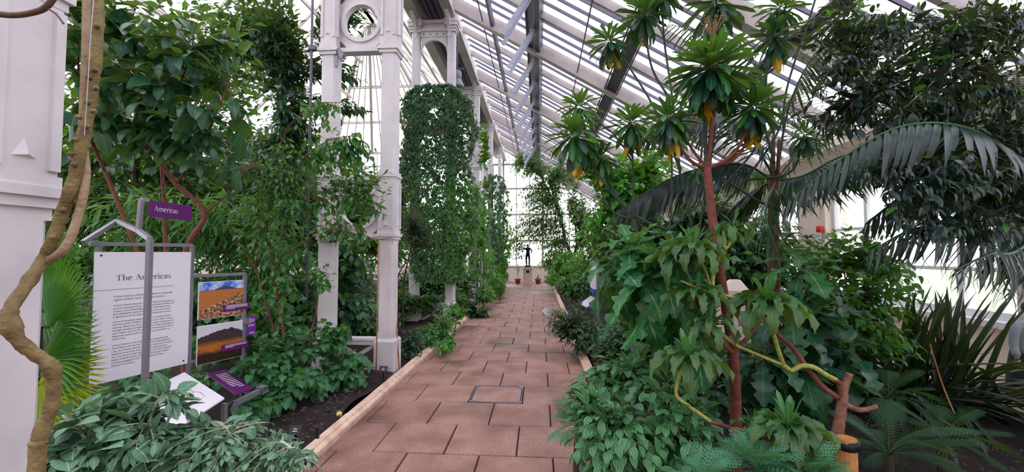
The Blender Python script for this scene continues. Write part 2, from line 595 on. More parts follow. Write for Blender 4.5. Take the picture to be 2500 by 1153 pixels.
OV = [(0, 0), (.16, .12), (.27, .32), (.26, .52), (.15, .78), (0, 1)]
for k, (bd, fo) in enumerate(((0.5, .25), (1.0, .12), (0.1, .35))):
    Leaf(f'ovate{k}', OV, fo, bd)
    Leaf(f'ellip{k}', [(0, 0), (.13, .15), (.21, .4), (.2, .62), (.11, .85), (0, 1)], fo, bd)
    Leaf(f'broad{k}', [(0, 0), (.22, .08), (.36, .3), (.36, .55), (.22, .82), (0, 1)], fo, bd, wave=.05)
    Leaf(f'heart{k}', [(0, .06), (.2, -.04), (.38, .1), (.38, .36), (.24, .68), (0, 1)], fo, bd)
    Leaf(f'lance{k}', [(0, 0), (.07, .2), (.1, .45), (.06, .78), (0, 1)], fo, bd)
    Leaf(f'blade{k}', [(.012, 0), (.03, .3), (.026, .65), (0, 1)], fo, bd * 1.4)
    Leaf(f'oblan{k}', [(0, 0), (.03, .1), (.07, .4), (.10, .68), (.08, .88), (0, 1)], fo * .8, bd)
    Leaf(f'strap{k}', [(.016, 0), (.020, .2), (.022, .45), (.020, .65), (.014, .85), (0, 1)], .5, [.25, 1.0, 2.1][k])
    _t = np.linspace(0, 1, 15)
    Leaf(f'wilt{k}', [(0 if q in (0, 14) else float(.115 * np.sin(np.pi * _t[q] ** 1.2) ** .8 * (1 + .16 * (-1) ** q)), float(_t[q])) for q in range(15)], .75, [2.5, 2.9, 2.1][k], wave=.06)
    _t = np.linspace(0, 1, 23)
    _env = .19 * np.sin(np.pi * _t ** 1.35) ** .8 + .012
    _lob = [(0 if q in (0, 22) else float(_env[q] * (1.0 if q % 4 == 2 else .52 if q % 4 == 0 else .78)), float(_t[q] - (.022 if q % 4 == 2 else 0))) for q in range(23)]
    Leaf(f'lobed{k}', _lob, .22, [1.0, 1.6, .5][k], wave=.05)
    Leaf(f'ivy{k}', [(0, .05), (.22, -.08), (.2, .12), (.46, .3), (.24, .45), (.2, .6), (0, 1)], fo, bd)
    Leaf(f'leaflet{k}', [(.012, 0), (.03, .12), (.032, .4), (.022, .72), (0, 1)], .35, [.5, 1.0, 1.5][k])
    Leaf(f'simple{k}', [(0, 0), (.24, .35), (.2, .65), (0, 1)], fo, bd)
    Leaf(f'sliver{k}', [(0, 0), (.085, .4), (0, 1)], fo, bd)


def fast_mesh(name, V, T, UV, mat):
    """all-triangle mesh straight from arrays"""
    me = bpy.data.meshes.new(name)
    V = np.ascontiguousarray(V, dtype=np.float32); T = np.ascontiguousarray(T, dtype=np.int32)
    me.vertices.add(len(V)); me.vertices.foreach_set('co', V.ravel())
    me.loops.add(T.size); me.loops.foreach_set('vertex_index', T.ravel())
    me.polygons.add(len(T))
    me.polygons.foreach_set('loop_start', np.arange(0, T.size, 3, dtype=np.int32))
    me.polygons.foreach_set('use_smooth', np.ones(len(T), dtype=bool))
    me.update(calc_edges=True)
    lay = me.uv_layers.new(name='UVMap')
    lay.data.foreach_set('uv', UV.astype(np.float32)[T.ravel()].ravel())
    me.materials.append(M[mat] if isinstance(mat, str) else mat)
    return me


class Cloud:
    """collects leaf placements; the ones that show largest become objects, the rest one mesh"""

    def __init__(s):
        s.P, s.X, s.N, s.S, s.K, s.Mt = [], [], [], [], [], []

    def add(s, pos, ax, nrm, sc, key, mat):
        s.P.append(np.asarray(pos)[None]); s.X.append(np.asarray(ax)[None]); s.N.append(np.asarray(nrm)[None]); s.S.append([sc]); s.K.append([key]); s.Mt.append([mat])

    def batch(s, P_, X_, N_, S_, K_, Mt_):
        s.P.append(P_); s.X.append(X_); s.N.append(N_); s.S.append(S_); s.K.append(K_); s.Mt.append(Mt_)

    def bake(s, parent, kobj, name='leaf', rest='foliage'):
        if not s.P: return
        P_, X_, N_, S_ = np.vstack(s.P), unit(np.vstack(s.X)), np.vstack(s.N), np.concatenate(s.S)
        K_, Mt_ = np.concatenate(s.K), np.concatenate(s.Mt)
        sd = np.cross(X_, N_)
        bad = np.linalg.norm(sd, axis=1) < 1e-3
        sd[bad] = np.cross(X_[bad], A(1, .3, .2))
        sd = unit(sd)
        nn = np.cross(sd, X_)
        px, py, dz = project(P_ + X_ * S_[:, None] * .5)
        vis = (dz > .2) & (px > -20) & (px < 2520) & (py > -20) & (py < 1173)
        score = np.where(vis, S_ / np.maximum(dz, .2), 0)
        big = score * F * .33 > 3.0
        order = np.argsort(-score)[:kobj]
        chosen = order[(vis & big)[order]]
        mats = np.zeros((len(P_), 4, 4)); mats[:, 3, 3] = 1
        mats[:, :3, 0], mats[:, :3, 1], mats[:, :3, 2], mats[:, :3, 3] = sd * S_[:, None], X_ * S_[:, None], nn * S_[:, None], P_
        for i in chosen:
            inst(name, LEAF[str(K_[i])].me(str(Mt_[i])), parent, mats[i])
        left = np.ones(len(P_), dtype=bool); left[chosen] = False
        for mt in sorted(set(Mt_[left].tolist())):
            V, T, UV, k0 = [], [], [], 0
            for key in sorted(set(K_[left & (Mt_ == mt)].tolist())):
                ids = np.nonzero(left & (Mt_ == mt) & (K_ == key))[0]
                L = LEAF[key]; n = len(L.v)
                v = np.einsum('nij,kj->nki', mats[ids][:, :3, :3], L.v) + P_[ids][:, None, :]
                V.append(v.reshape(-1, 3)); UV.append(np.tile(L.uv, (len(ids), 1)))
                T.append((L.tri[None] + (np.arange(len(ids)) * n)[:, None, None]).reshape(-1, 3) + k0)
                k0 += n * len(ids)
            o = link(rest, fast_mesh(rest, np.vstack(V), np.vstack(T), np.vstack(UV), mt), parent)
            o['kind'] = 'stuff'


def multi_tubes(C, r0, r1, n=3):
    """C: (N, m, 3) centre lines -> vertices, triangles of N thin tubes"""
    N, m, _ = C.shape
    tg = unit(np.gradient(C, axis=1))
    ref = np.where(np.abs(tg[:, :1, 2:3]) < .9, A(0, 0, 1), A(1, 0, 0))
    sd = unit(np.cross(tg, ref)); up = np.cross(tg, sd)
    rad = np.linspace(1, r1 / r0, m)[None, :, None] * np.asarray(r0)
    a = 2 * math.pi * np.arange(n) / n
    V = C[:, :, None, :] + rad[..., None] * (np.cos(a)[None, None, :, None] * sd[:, :, None, :] + np.sin(a)[None, None, :, None] * up[:, :, None, :])
    t = []
    for i in range(m - 1):
        for k in range(n):
            q = (i * n + k, i * n + (k + 1) % n, (i + 1) * n + (k + 1) % n, (i + 1) * n + k)
            t += [(q[0], q[1], q[2]), (q[0], q[2], q[3])]
    T = (np.array(t)[None] + (np.arange(N) * m * n)[:, None, None]).reshape(-1, 3)
    return V.reshape(-1, 3), T


def rvec(n=None):
    v = rng.normal(size=3 if n is None else (n, 3))
    return unit(v)


def blobpt(b):
    c, r = b
    d = rvec() * rng.random() ** 0.42
    return c + d * r


def mkblob(px, py, Y, rx, rz, ry):
    return at(px, py, Y), A(rx * Y / F, ry, rz * Y / F)


DENS = {'dark_drooping_tree': 2.0, 'conifer_tree': .6, 'leafy_tree': 2.4, 'understorey_bush': 2.0, 'distant_tree': 3.0, 'small_bronze_tree': 2.8, 'pale_green_bush': 3.2,
        'narrow_leaved_tree': 1.7, 'window_shrub': 1.5, 'arching_shrub': 2.3, 'felted_sage_bush': 2.1, 'right_background_tree': 2.0, 'large_leaved_tree': 1.05, 'pale_edged_bush': 1.3, 'low_dark_shrub': 2.4, 'border_shrub': 2.0, 'viburnum_bush': 2.0, 'low_leafy_plant': 1.8, 'dark_round_bush': 1.6, 'rounded_border_bush': 1.8}


def shrub(name, label, cat, base, stems=(), blobs=(), keys=('ovate',), size=0.1, mat='lf_mid', k=150, gap=0.05, droop=0.25,
          twig='twig', tr=0.004, bark='bark_grey', maxlen=0.7, t0=0.25, group=None, spread=0.9, mat2=None, mat2p=0.0, jit=0.3, sag=0.12, hang=0.0, root=None, parts='leaf'):
    """stems: (part name, [points], r0, r1); blobs: (px,py,Y,rx_px,rz_px,ry_m,twigs[,leaf scale])"""
    base = A(*base)
    root = root or thing(name, label, cat, base, group)
    skel = [base + A(0, 0, .05)]
    for st in stems:
        nm, pts, r0, r1 = st[:4]
        pp = smooth_path(pts, max(8, 6 * len(pts)))
        mb = MB()
        rr = np.linspace(r0, r1, len(pp)) * (1 + .1 * rng.normal(size=len(pp)))
        mb.tube(pp, rr, 8)
        mb.build(nm, st[4] if len(st) > 4 else bark, root, True)
        skel += list(pp[len(pp) // 5:])
    skel = np.array(skel)
    cl = Cloud()
    TV, TT, tk = [], [], 0
    for b in blobs:
        bc, br = mkblob(*b[:6])
        ls = b[7] if len(b) > 7 else 1.0
        N = max(1, int(b[6] * DENS.get(name, 1.0)))
        E = bc + rvec(N) * (rng.random(N) ** 0.42)[:, None] * br
        E[:, 2] = np.maximum(E[:, 2], .06)
        D = np.linalg.norm(skel[None] - E[:, None], axis=2) + .15 * rng.random((N, len(skel)))
        S0 = skel[np.argmin(D, axis=1)]
        v = E - S0
        L = np.linalg.norm(v, axis=1)
        ok = L > .03
        E, S0, v, L = E[ok], S0[ok], v[ok], L[ok]
        N = len(E)
        if not N: continue
        lim = maxlen * (.7 + .3 * rng.random(N))
        S0 = np.where((L > maxlen)[:, None], E - v / L[:, None] * lim[:, None], S0)
        L = np.linalg.norm(E - S0, axis=1)
        Mi = (S0 + E) / 2 + rvec(N) * L[:, None] * .12 + A(0, 0, 1) * (sag * L)[:, None]
        if hang: E = E - A(0, 0, 1) * (hang * L)[:, None]
        tt = np.linspace(0, 1, 5)[None, :, None]
        V_, T_ = multi_tubes((1 - tt) ** 2 * S0[:, None] + 2 * tt * (1 - tt) * Mi[:, None] + tt ** 2 * E[:, None], tr, tr * .35)
        TV.append(V_); TT.append(T_ + tk); tk += len(V_)
        n = np.maximum(2, (L * (1 - t0) / gap).astype(int))
        w = np.repeat(np.arange(N), n)
        j = np.concatenate([np.arange(q) for q in n])
        R = len(w)
        u = np.minimum(1.0, t0 + (1 - t0) * (j + rng.random(R) * .6) / n[w])[:, None]
        P_ = (1 - u) ** 2 * S0[w] + 2 * u * (1 - u) * Mi[w] + u * u * E[w]
        tg = unit(2 * (1 - u) * (Mi - S0)[w] + 2 * u * (E - Mi)[w])
        s1 = unit(np.cross(tg, A(.1, .2, 1))); s2 = np.cross(s1, tg)
        an = ((rng.random(N) * 6.28)[w] + j * 2.4)[:, None]
        X_ = tg * (.55 + .5 * u) + (s1 * np.cos(an) + s2 * np.sin(an)) * spread + rvec(R) * .25 + A(0, 0, -droop)
        S_ = size * ls * (1 + jit * (2 * rng.random(R) - 1)) * np.where(u[:, 0] < .8, 1.0, .8)
        K_ = np.array([k_ + str(q) for k_ in keys for q in range(3)])[rng.integers(3 * len(keys), size=R)]
        Mt_ = np.where(rng.random(R) < (mat2p if mat2 else 0), mat2 or mat, mat)
        cl.batch(P_, X_, A(0, 0, 1) + rvec(R) * .45, S_, K_, Mt_)
        cl.batch(E, unit(E - Mi) + A(0, 0, -droop * .5), A(0, 0, 1) + rvec(N) * .3, np.full(N, size * ls * .75), np.full(N, keys[0] + '1'), np.full(N, mat))
    if TV:
        V_ = np.vstack(TV)
        o = link('twigs', fast_mesh('twigs', V_, np.vstack(TT), np.zeros((len(V_), 2)), twig), root)
        o['kind'] = 'stuff'
    cl.bake(root, k, parts)
    return root

# ------------------------------------------------------------------ ground, path, kerbs
XL, XR = -1.80, 0.62            # path edges (inside the kerbs)
XW = 5.6                        # right wall
YE = 25.0                       # end wall
mb = MB(); mb.box((-60, -40, -0.30), (60, 90, -0.16)); o = mb.build('ground', 'lawn'); tag(o, kind='structure')
mb = MB(); mb.box((-20, -9, -0.16), (XW + .5, YE + .3, -0.09)); o = mb.build('floor', 'joint'); tag(o, kind='structure')


def soil_bed(name, x0, x1, y0, y1, h, nx, ny):
    xs, ys = np.linspace(x0, x1, nx), np.linspace(y0, y1, ny)
    g = np.array([(x, y, h + .035 * math.sin(3.1 * x + 1.7 * y) + .03 * math.sin(5.3 * y - 2.2 * x) + .02 * rng.random()) for y in ys for x in xs])
    fs = [(j * nx + i, j * nx + i + 1, (j + 1) * nx + i + 1, (j + 1) * nx + i) for j in range(ny - 1) for i in range(nx - 1)]
    b = MB(); b.add(g, fs)
    # skirt
    b.box((x0, y0, -.1), (x1, y1, h - .09))
    o = b.build(name, 'soil', None, True)
    return tag(o, kind='structure')


soil_l = soil_bed('soil_bed_left', -13.0, XL - .16, .3, YE - .6, .03, 90, 150)
soil_r = soil_bed('soil_bed_right', XR + .16, 4.6, .3, YE - .8, .03, 50, 150)

# mulch chips lying on the soil beside the kerb
mb = MB()
for _ in range(2600):
    if rng.random() < .6:
        x = XL - .2 - abs(rng.normal()) * .5; y = 1.6 + rng.random() * 6
    else:
        x = 1.6 + rng.random() * 3; y = 2.2 + rng.random() * 3.5
    l = .006 + .02 * rng.random(); a = rng.random() * 6.28
    dx = A(math.cos(a), math.sin(a), .2 * rng.normal()) * l
    dy = A(-math.sin(a), math.cos(a), .2 * rng.normal()) * l * .35
    c0 = A(x, y, .075 + .02 * rng.random() + .03 * math.sin(3.1 * x + 1.7 * y) + .025 * math.sin(5.3 * y - 2.2 * x))
    mb.add([c0 - dx - dy, c0 + dx - dy, c0 + dx + dy, c0 - dx + dy], [(0, 1, 2, 3)])
o = mb.build('mulch_chips', mat_plain('mulch_chip', (96, 66, 58), .9, c2=(48, 30, 28), scale=60), soil_l)
o['kind'] = 'stuff'

# paving slabs, running bond; rows run across the path
path = struct('path')
mb = MB(); mb.box((XL - .02, -1.0, -.09), (XR + .02, 22.4, -.012)); mb.build('mortar_bed', 'joint', path)
TW, TD = 0.605, 0.585
slab_me = {}


def slab_mesh(w, d):
    key = (round(w, 3), round(d, 3))
    if key not in slab_me:
        g = .006; c = .006
        b = MB()
        x, y = w / 2 - g, d / 2 - g
        b.prism([(-x, -y), (x, -y), (x, y), (-x, y)], -.05, -.004, None)
        b.prism([(-x, -y), (x, -y), (x, y), (-x, y)], -.004, 0.002, [(-x + c, -y + c), (x - c, -y + c), (x - c, y - c), (-x + c, y - c)])
        slab_me[key] = b.mesh('paving_slab', 'slab')
    return slab_me[key]


MANH = []
Y0 = EYE * F / (1104.7 - 617)    # a joint line measured in the photo
r0 = -3
row = 0
y = Y0 - 3 * TD
# rows are anchored so that the joint pattern matches the photo
while y < 22.2:
    d = min(TD, 22.35 - y)
    k = round((y - Y0) / TD)
    xo = (1.0 if k % 2 else 0.5) * TW
    x = XL - (TW - xo if k % 2 == 0 else 0)
    # joint positions: odd/even rows offset by half
    js = sorted(set([XL, XR] + [round(j, 4) for j in np.arange(-.80 + (.30 if k % 2 else 0.0) - 4 * TW, XR, TW) if XL + .08 < j < XR - .08]))
    for a, b2 in zip(js[:-1], js[1:]):
        cx, cy = (a + b2) / 2, y + d / 2
        m = np.eye(4); m[:3, 3] = (cx, cy, .002 * rng.normal())
        if k == 2 and a < -.42 < b2:
            MANH.append((cx, cy, b2 - a, d)); continue
        if k == 13 and a < -.5 < b2:
            MANH.append((cx, cy, b2 - a, d)); continue
        inst('paving_slab', slab_mesh(b2 - a, d), path, m)
    y += TD

for i, (cx, cy, w, d) in enumerate(MANH):
    t_ = thing('manhole_cover', ['paved inspection cover with bright metal rim in the near path', 'paved inspection cover with thin metal corners far along the path'][i], 'manhole cover', (cx, cy, -.01))
    hx, hy, c = w / 2 - .012, d / 2 - .012, .07
    ins = [(hx - .02, -hy + c), (hx - .02, hy - c), (hx - c, hy - .02), (-hx + c, hy - .02), (-hx + .02, hy - c), (-hx + .02, -hy + c), (-hx + c, -hy + .02), (hx - c, -hy + .02)]
    mb = MB(); mb.prism([(cx + a, cy + b) for a, b in ins], -.05, .004); mb.build('cover_slab', 'slab', t_)
    e = .012
    out = [(hx, -hy + c), (hx, hy - c), (hx, hy), (-hx, hy), (-hx, hy - c), (-hx, -hy + c), (-hx, -hy), (hx, -hy)]
    outer = [(hx, -hy + c), (hx, hy - c), (hx - c, hy), (-hx + c, hy), (-hx, hy - c), (-hx, -hy + c), (-hx + c, -hy), (hx - c, -hy)]
    mb = MB()
    for sx in (-1, 1):
        mb.box((cx + sx * hx - .004, cy - hy, -.04), (cx + sx * hx + .004, cy + hy, .007))
        mb.box((cx - hx, cy + sx * hy - .004, -.04), (cx + hx, cy + sx * hy + .004, .007))
        mb.box((cx + sx * (hx - .018) - .004, cy - hy + c, -.04), (cx + sx * (hx - .018) + .004, cy + hy - c, .006))
        for sy in (-1, 1):
            mb.prism([(cx + sx * hx, cy + sy * hy), (cx + sx * (hx - c), cy + sy * hy), (cx + sx * hx, cy + sy * (hy - c))][::(1 if sx * sy < 0 else -1)], -.04, .006)
    mb.build('metal_rim', 'steel', t_)

# kerb stones: a stepped, rounded section
def kerb(name, x, sgn, y0, y1, L=1.22):
    root = struct(name, (x, y0, 0))
    sec = [(0, -.06), (0, .036), (.010, .048), (.045, .052), (.051, .066), (.062, .074), (.105, .076), (.122, .066), (.122, -.06)]
    ymid = y0
    n = 0
    b = MB()
    pts = [(sgn * a, z) for a, z in sec]
    vs = [(a, 0.004, z) for a, z in pts] + [(a, L - .004, z) for a, z in pts]
    m = len(pts)
    fs = [tuple(range(m)), tuple(range(m, 2 * m))[::-1]] + [(i, m + i, m + (i + 1) % m, (i + 1) % m) for i in range(m)]
    b.add(vs, fs)
    me = b.mesh('kerb_stone', 'kerb')
    while ymid < y1:
        mm = np.eye(4); mm[:3, 3] = (x + rng.normal() * .003, ymid, rng.normal() * .003)
        inst('kerb_stone', me, root, mm)
        ymid += L
    return root


kerb('kerb_left', XL, -1, .35, 22.0)
kerb('kerb_right', XR, 1, .35, 22.0)
kr = struct('kerb_end', (XL, 22.35, 0))
for i in range(3):
    mb = MB(); x0 = XL - .1 + i * .9
    mb.box((x0, 22.36, -.05), (x0 + .89, 22.5, .09)); mb.build('kerb_stone', 'kerb', kr)

# walkway along the windows
walk = struct('walkway', (4.7, 0, 0))
mb = MB(); mb.box((4.62, -1, -.09), (4.74, YE - .5, .07)); mb.build('edging', 'kerb', walk)
fl_me = {}
yy = -1.0
while yy < YE - 1:
    for (xa, xb) in ((4.74, 5.17), (5.17, 5.6)):
        d = .8
        b = MB(); b.box((-(xb - xa) / 2 + .004, -d / 2 + .004, -.08), ((xb - xa) / 2 - .004, d / 2 - .004, 0.0))
        key = round(xb - xa, 2)
        if key not in fl_me: fl_me[key] = b.mesh('flagstone', 'flag')
        m = np.eye(4); m[:3, 3] = ((xa + xb) / 2, yy + d / 2, .01)
        inst('flagstone', fl_me[key], walk, m)
    yy += .8
mb = MB(); mb.box((4.8, 5.25, .01), (5.5, 6.4, .13)); o = mb.build('stone_step', 'plaster'); tag(o, 'low pale stone step across the window walkway', 'step')

# ------------------------------------------------------------------ iron arcade frames
DS = [1.33] + [1.5 + 4 * i for i in range(1, 6)]
LX = [(-3.08, -2.87), (-2.21, -2.0)]
LAB = ['white iron column frame at the left edge beside the twisted vine',
       'white twin-column iron frame with two ring panels, in front of the leafy shrub',
       'white twin-column iron frame wrapped in dense ivy',
       'white iron column frame just beyond the ivy tower',
       'slim white iron column frame with downpipe, fourth from the front along the path',
       'farthest white iron column frame by the creeper near the end window']


def circ(cx, cy, r, n, a0=0.0):
    return [(cx + r * math.cos(a0 + 2 * math.pi * i / n), cy + r * math.sin(a0 + 2 * math.pi * i / n)) for i in range(n)]


def sq(cx, cy, hx, hy, n):
    out = []
    for i in range(n):
        a = 2 * math.pi * i / n
        c, s_ = math.cos(a), math.sin(a)
        k = 1 / max(abs(c), abs(s_))
        out.append((cx + hx * c * k, cy + hy * s_ * k))
    return out


def frame(d, label):
    r = thing('column_frame', label, 'column', (-2.54, d + .11, 0))
    for (x0, x1) in LX:
        cx = (x0 + x1) / 2
        b = MB()
        y0, y1 = d, d + .22
        b.box((x0 - .035, y0 - .035, -.05), (x1 + .035, y1 + .035, .46), ch=.004)
        sh = [(x0 - .035, y0 - .035), (x1 + .035, y0 - .035), (x1 + .035, y1 + .035), (x0 - .035, y1 + .035)]
        b.prism(sh, .46, .50, [(x0, y0), (x1, y0), (x1, y1), (x0, y1)])
        b.box((x0, y0, .50), (x1, y1, .58))
        b.box((x0, y0, .58), (x1, y1, 1.80), ch=.028)
        b.box((x0, y0, 1.80), (x1, y1, 1.88))
        b.box((x0 - .012, y0 - .012, 1.95), (x1 + .012, y1 + .012, 2.70), ch=.012)
        b.box((x0, y0, 2.76), (x1, y1, 4.50), ch=.028)
        b.box((x0 - .012, y0 - .012, 4.60), (x1 + .012, y1 + .012, 5.42), ch=.012)
        b.box((x0 + .01, y0 + .01, 5.48), (x1 - .01, y1 - .01, 7.0), ch=.028)
        leg = b.build('leg', 'iron', r)
        # ledges
        for z, e, h in ((1.87, .035, .09), (2.70, .03, .08), (4.49, .04, .11), (5.42, .03, .08)):
            b = MB()
            b.box((x0 - e * .5, y0 - e * .5, z - .02), (x1 + e * .5, y1 + e * .5, z + h + .02))
            b.box((x0 - e, y0 - e, z + h * .25), (x1 + e, y1 + e, z + h * .7))
            b.build('ledge', 'iron', leg)
        # recessed panel strips with pointed feet on the faces beside the rings
        for z0, z1 in ((2.0, 2.66), (4.72, 5.36)):
            b = MB()
            for yf, sg in ((y0 - .012, -1), (y1 + .012, 1)):
                pass
            wd = (x1 - x0)
            # two raised fillets leaving a sunk panel, and a pyramid stop at the foot
            for fx in (x0 + .0, x1 - .035):
                b.box((fx, y0 - .03, z0), (fx + .035, y0 - .01, z1))
            b.add([(cx - .04, y0 - .012, z0 + .04), (cx + .04, y0 - .012, z0 + .04), (cx, y0 - .012, z0 + .12), (cx, y0 - .034, z0 + .05)], [(0, 1, 3), (1, 2, 3), (2, 0, 3)])
            fx = x1 + .01
            for fy in (y0, y1 - .035):
                b.box((fx, fy, z0), (fx + .02, fy + .035, z1))
            cy = (y0 + y1) / 2
            b.add([(fx + .002, cy - .04, z0 + .04), (fx + .002, cy + .04, z0 + .04), (fx + .002, cy, z0 + .12), (fx + .024, cy, z0 + .05)], [(0, 1, 3), (1, 2, 3), (2, 0, 3)])
            b.build('panel_moulding', 'iron', leg)
        # capital
        b = MB()
        for e, z0, z1 in ((.012, 6.98, 7.02), (.03, 7.06, 7.10), (.055, 7.12, 7.2), (.075, 7.2, 7.26), (.05, 7.26, 7.3)):
            b.box((x0 - e, y0 - e, z0), (x1 + e, y1 + e, z1))
        b.box((x0, y0, 6.98), (x1, y1, 7.3))
        b.build('capital', 'iron', leg)
    xa, xb = LX[0][1], LX[1][0]
    cx, hw = (xa + xb) / 2, (xb - xa) / 2
    y = d + .07
    # ring panels: a plate with a round hole, a proud ring and dark corner triangles laid on as recess shade
    for zc in (2.30, 4.98):
        b = MB()
        N = 32
        b.ringplate((0, y + .08, 0), (1, 0, 0), (0, 0, 1), sq(cx, zc, hw, .40, N), circ(cx, zc, .285, N), .05)
        b.ringplate((0, y + .06, 0), (1, 0, 0), (0, 0, 1), circ(cx, zc, .285, N), circ(cx, zc, .245, N), .07) if False else None
        pan = b.build('ring_panel', 'iron', r)
        b = MB()
        b.ringplate((0, y + .10, 0), (1, 0, 0), (0, 0, 1), circ(cx, zc, .30, N), circ(cx, zc, .245, N), .10)
        b.build('ring', 'iron', pan)
        b = MB()
        for sx in (-1, 1):
            for sz in (-1, 1):
                x_, z_ = cx + sx * (hw - .02), zc + sz * .37
                b.add([(x_, y + .024, z_), (x_ - sx * .1, y + .024, z_), (x_, y + .024, z_ - sz * .1)], [(0, 1, 2) if sx * sz > 0 else (0, 2, 1)])
        b.build('recess_shade', 'purlin', pan)
        b = MB(); b.box((xa, y - .02, zc - .45), (xb, y + .12, zc - .39)); b.box((xa, y - .02, zc + .39), (xb, y + .12, zc + .46)); b.build('rail', 'iron', pan)
    # bottom rail and crossed braces
    b = MB(); b.box((xa, y - .03, .40), (xb, y + .10, .46)); b.box((xa, y - .045, .46), (xb, y + .115, .49)); b.build('base_rail', 'iron', r)
    b = MB(); b.box((xa, y, .0), (xb, y + .08, .06)); b.box((xa, y, .06), (xa + .06, y + .07, .40)); b.box((xb - .06, y, .06), (xb, y + .07, .40)); b.build('brace_frame', 'iron', r)
    for s_ in (-1, 1):
        b = MB(); b.beam((cx - s_ * (hw - .06), y + .035, .06), (cx + s_ * (hw - .06), y + .035, .40), .05, .05, (0, 1, 0)); b.build('diagonal_brace', 'iron', r)
    # arch at the top with a frieze, dark discs painting the shade of its holes
    b = MB()
    N = 14
    arc = [(cx - hw + .02 + 0, 6.55)] + [(cx + (hw - .02) * math.cos(math.pi - math.pi * i / N), 6.55 + .28 * math.sin(math.pi * i / N)) for i in range(N + 1)]
    top = [(xb, 6.55), (xb, 6.98), (xa, 6.98), (xa, 6.55)]
    # spandrels as quads between arc and top line
    for i in range(N):
        p0 = (cx + (hw - .02) * math.cos(math.pi - math.pi * i / N), 6.55 + .28 * math.sin(math.pi * i / N))
        p1 = (cx + (hw - .02) * math.cos(math.pi - math.pi * (i + 1) / N), 6.55 + .28 * math.sin(math.pi * (i + 1) / N))
        b.plate((0, y + .08, 0), (1, 0, 0), (0, 0, 1), [p0, p1, (p1[0], 6.9), (p0[0], 6.9)], .06)
    b.build('arch', 'iron', r)
    b = MB(); b.box((xa, y - .0, 6.9), (xb, y + .1, 7.02)); b.box((xa, y - .05, 7.02), (xb, y + .14, 7.1)); b.box((xa, y - .07, 7.2), (xb, y + .16, 7.28)); b.box((xa, y, 7.1), (xb, y + .1, 7.2)); b.build('frieze', 'iron', r)
    b = MB()
    for i in range(4):
        b.lathe([(.018, 0), (.018, .006)], (xa + hw * 2 * (i + .5) / 4, y - .0, 6.96), 8, (0, -1, 0))
    b.build('hole_shade', 'purlin', r)
    return r


FR = [frame(d, l) for d, l in zip(DS, LAB)]

# ------------------------------------------------------------------ valley girder over the frames
gir = struct('trim_1', (-2.1, 0, 7.3))
mb = MB(); mb.box((-2.24, -8, 7.3), (-2.0, YE, 7.42)); mb.build('lower_flange', 'beam', gir)
mb = MB(); mb.box((-2.16, -8, 7.42), (-2.08, YE, 7.95)); mb.build('web', 'beam', gir)
mb = MB(); mb.box((-3.1, -8, 7.3), (-2.84, YE, 7.95)); mb.build('inner_girder', 'beam', gir)
mb = MB(); mb.box((-2.84, -8, 7.72), (-2.24, YE, 7.78)); mb.build('gutter_soffit', 'purlin', gir)
for i, x in enumerate((-2.68, -2.55, -2.4)):
    mb = MB(); mb.tube([(x, -4, 7.5), (x, YE, 7.5)], .03, 8); mb.build('pipe', 'bar', gir)
bm_ = None
for d in DS:
    for sg in (-1, 1):
        for xx in (-2.14, -2.97):
            N = 10
            yb = d + .11 + sg * .11
            outer = [(0, 0), (0, .60), (1.5, .60)]
            b = MB()
            for i in range(N):
                def pt(u):
                    a = u * math.pi / 2
                    return (1.5 * (1 - math.cos(a)), -.15 + .68 * math.sin(a))
                p0, p1 = pt(i / N), pt((i + 1) / N)
                b.plate((xx - .04, yb, 7.0), (0, sg, 0), (0, 0, 1), [p0, p1, (p1[0], .32 + p1[1] * .0 + max(0, p1[1] - .2)), (p0[0], .32 + max(0, p0[1] - .2))], .08 * sg)
            b.build('arched_bracket', 'iron', gir)

# ------------------------------------------------------------------ aisle roof
SL = 0.59
def rz(x): return EYE + 5.05 - SL * x
ceil = struct('ceiling', (1.5, 10, 5.8))
XS = [-2.05, -1.0, 0.0, 1.8, 3.5, 5.15]
YB0 = 1.61
SUB = 4 / 12.0
NB = int((YE - YB0) / SUB)
dirx = unit(A(1, 0, -SL)); nrm = unit(A(SL, 0, 1))


def slope_mtx(x, y):
    m = np.eye(4)
    m[:3, 0], m[:3, 1], m[:3, 2] = dirx, A(0, 1, 0), nrm
    m[:3, 3] = (x, y, rz(x))
    return m


Ltot = (XS[-1] - XS[0]) / dirx[0]
def bar_mesh(name, w, h, drop, mat):
    b = MB(); b.box((0, -w / 2, -drop - h), (Ltot, w / 2, -drop)); return b.mesh(name, mat)


raf_main = MB()
raf_main.box((0, -.05, -.30), (Ltot, .05, -.02)); raf_main.box((0, -.09, -.33), (Ltot, .09, -.29))
me_main = raf_main.mesh('rafter', 'beam')
me_sec = MB().box((0, -.035, -.17), (Ltot, .035, -.02)).mesh('secondary_rafter', 'beam')
me_bar = MB().box((0, -.012, -.055), (Ltot, .012, .012)).mesh('glazing_bar', 'bar')
pane_me = []
for a, b2 in zip(XS[:-1], XS[1:]):
    l = (b2 - a) / dirx[0]
    pane_me.append((a, MB().box((.01, .012, -.003), (l - .01, SUB - .012, .003)).mesh('glass_pane', 'glass')))
rest = MB()
npane = 0
for j in range(NB, -1, -1):
    y = YB0 + j * SUB
    if j % 12 == 0: inst('rafter', me_main, ceil, slope_mtx(XS[0], y))
    elif j % 4 == 0: inst('secondary_rafter', me_sec, ceil, slope_mtx(XS[0], y))
    else: inst('glazing_bar', me_bar, ceil, slope_mtx(XS[0], y))
rows = []
for j in range(NB):
    for q, (a, me) in enumerate(pane_me):
        y = YB0 + j * SUB
        ptop = A((XS[q] + XS[q + 1]) / 2, y, rz((XS[q] + XS[q + 1]) / 2))
        px, py, dz = project(ptop)
        vis = dz > 0 and -100 < px < 2600 and py > -150
        rows.append((0 if vis else 1, y, q, a, me))
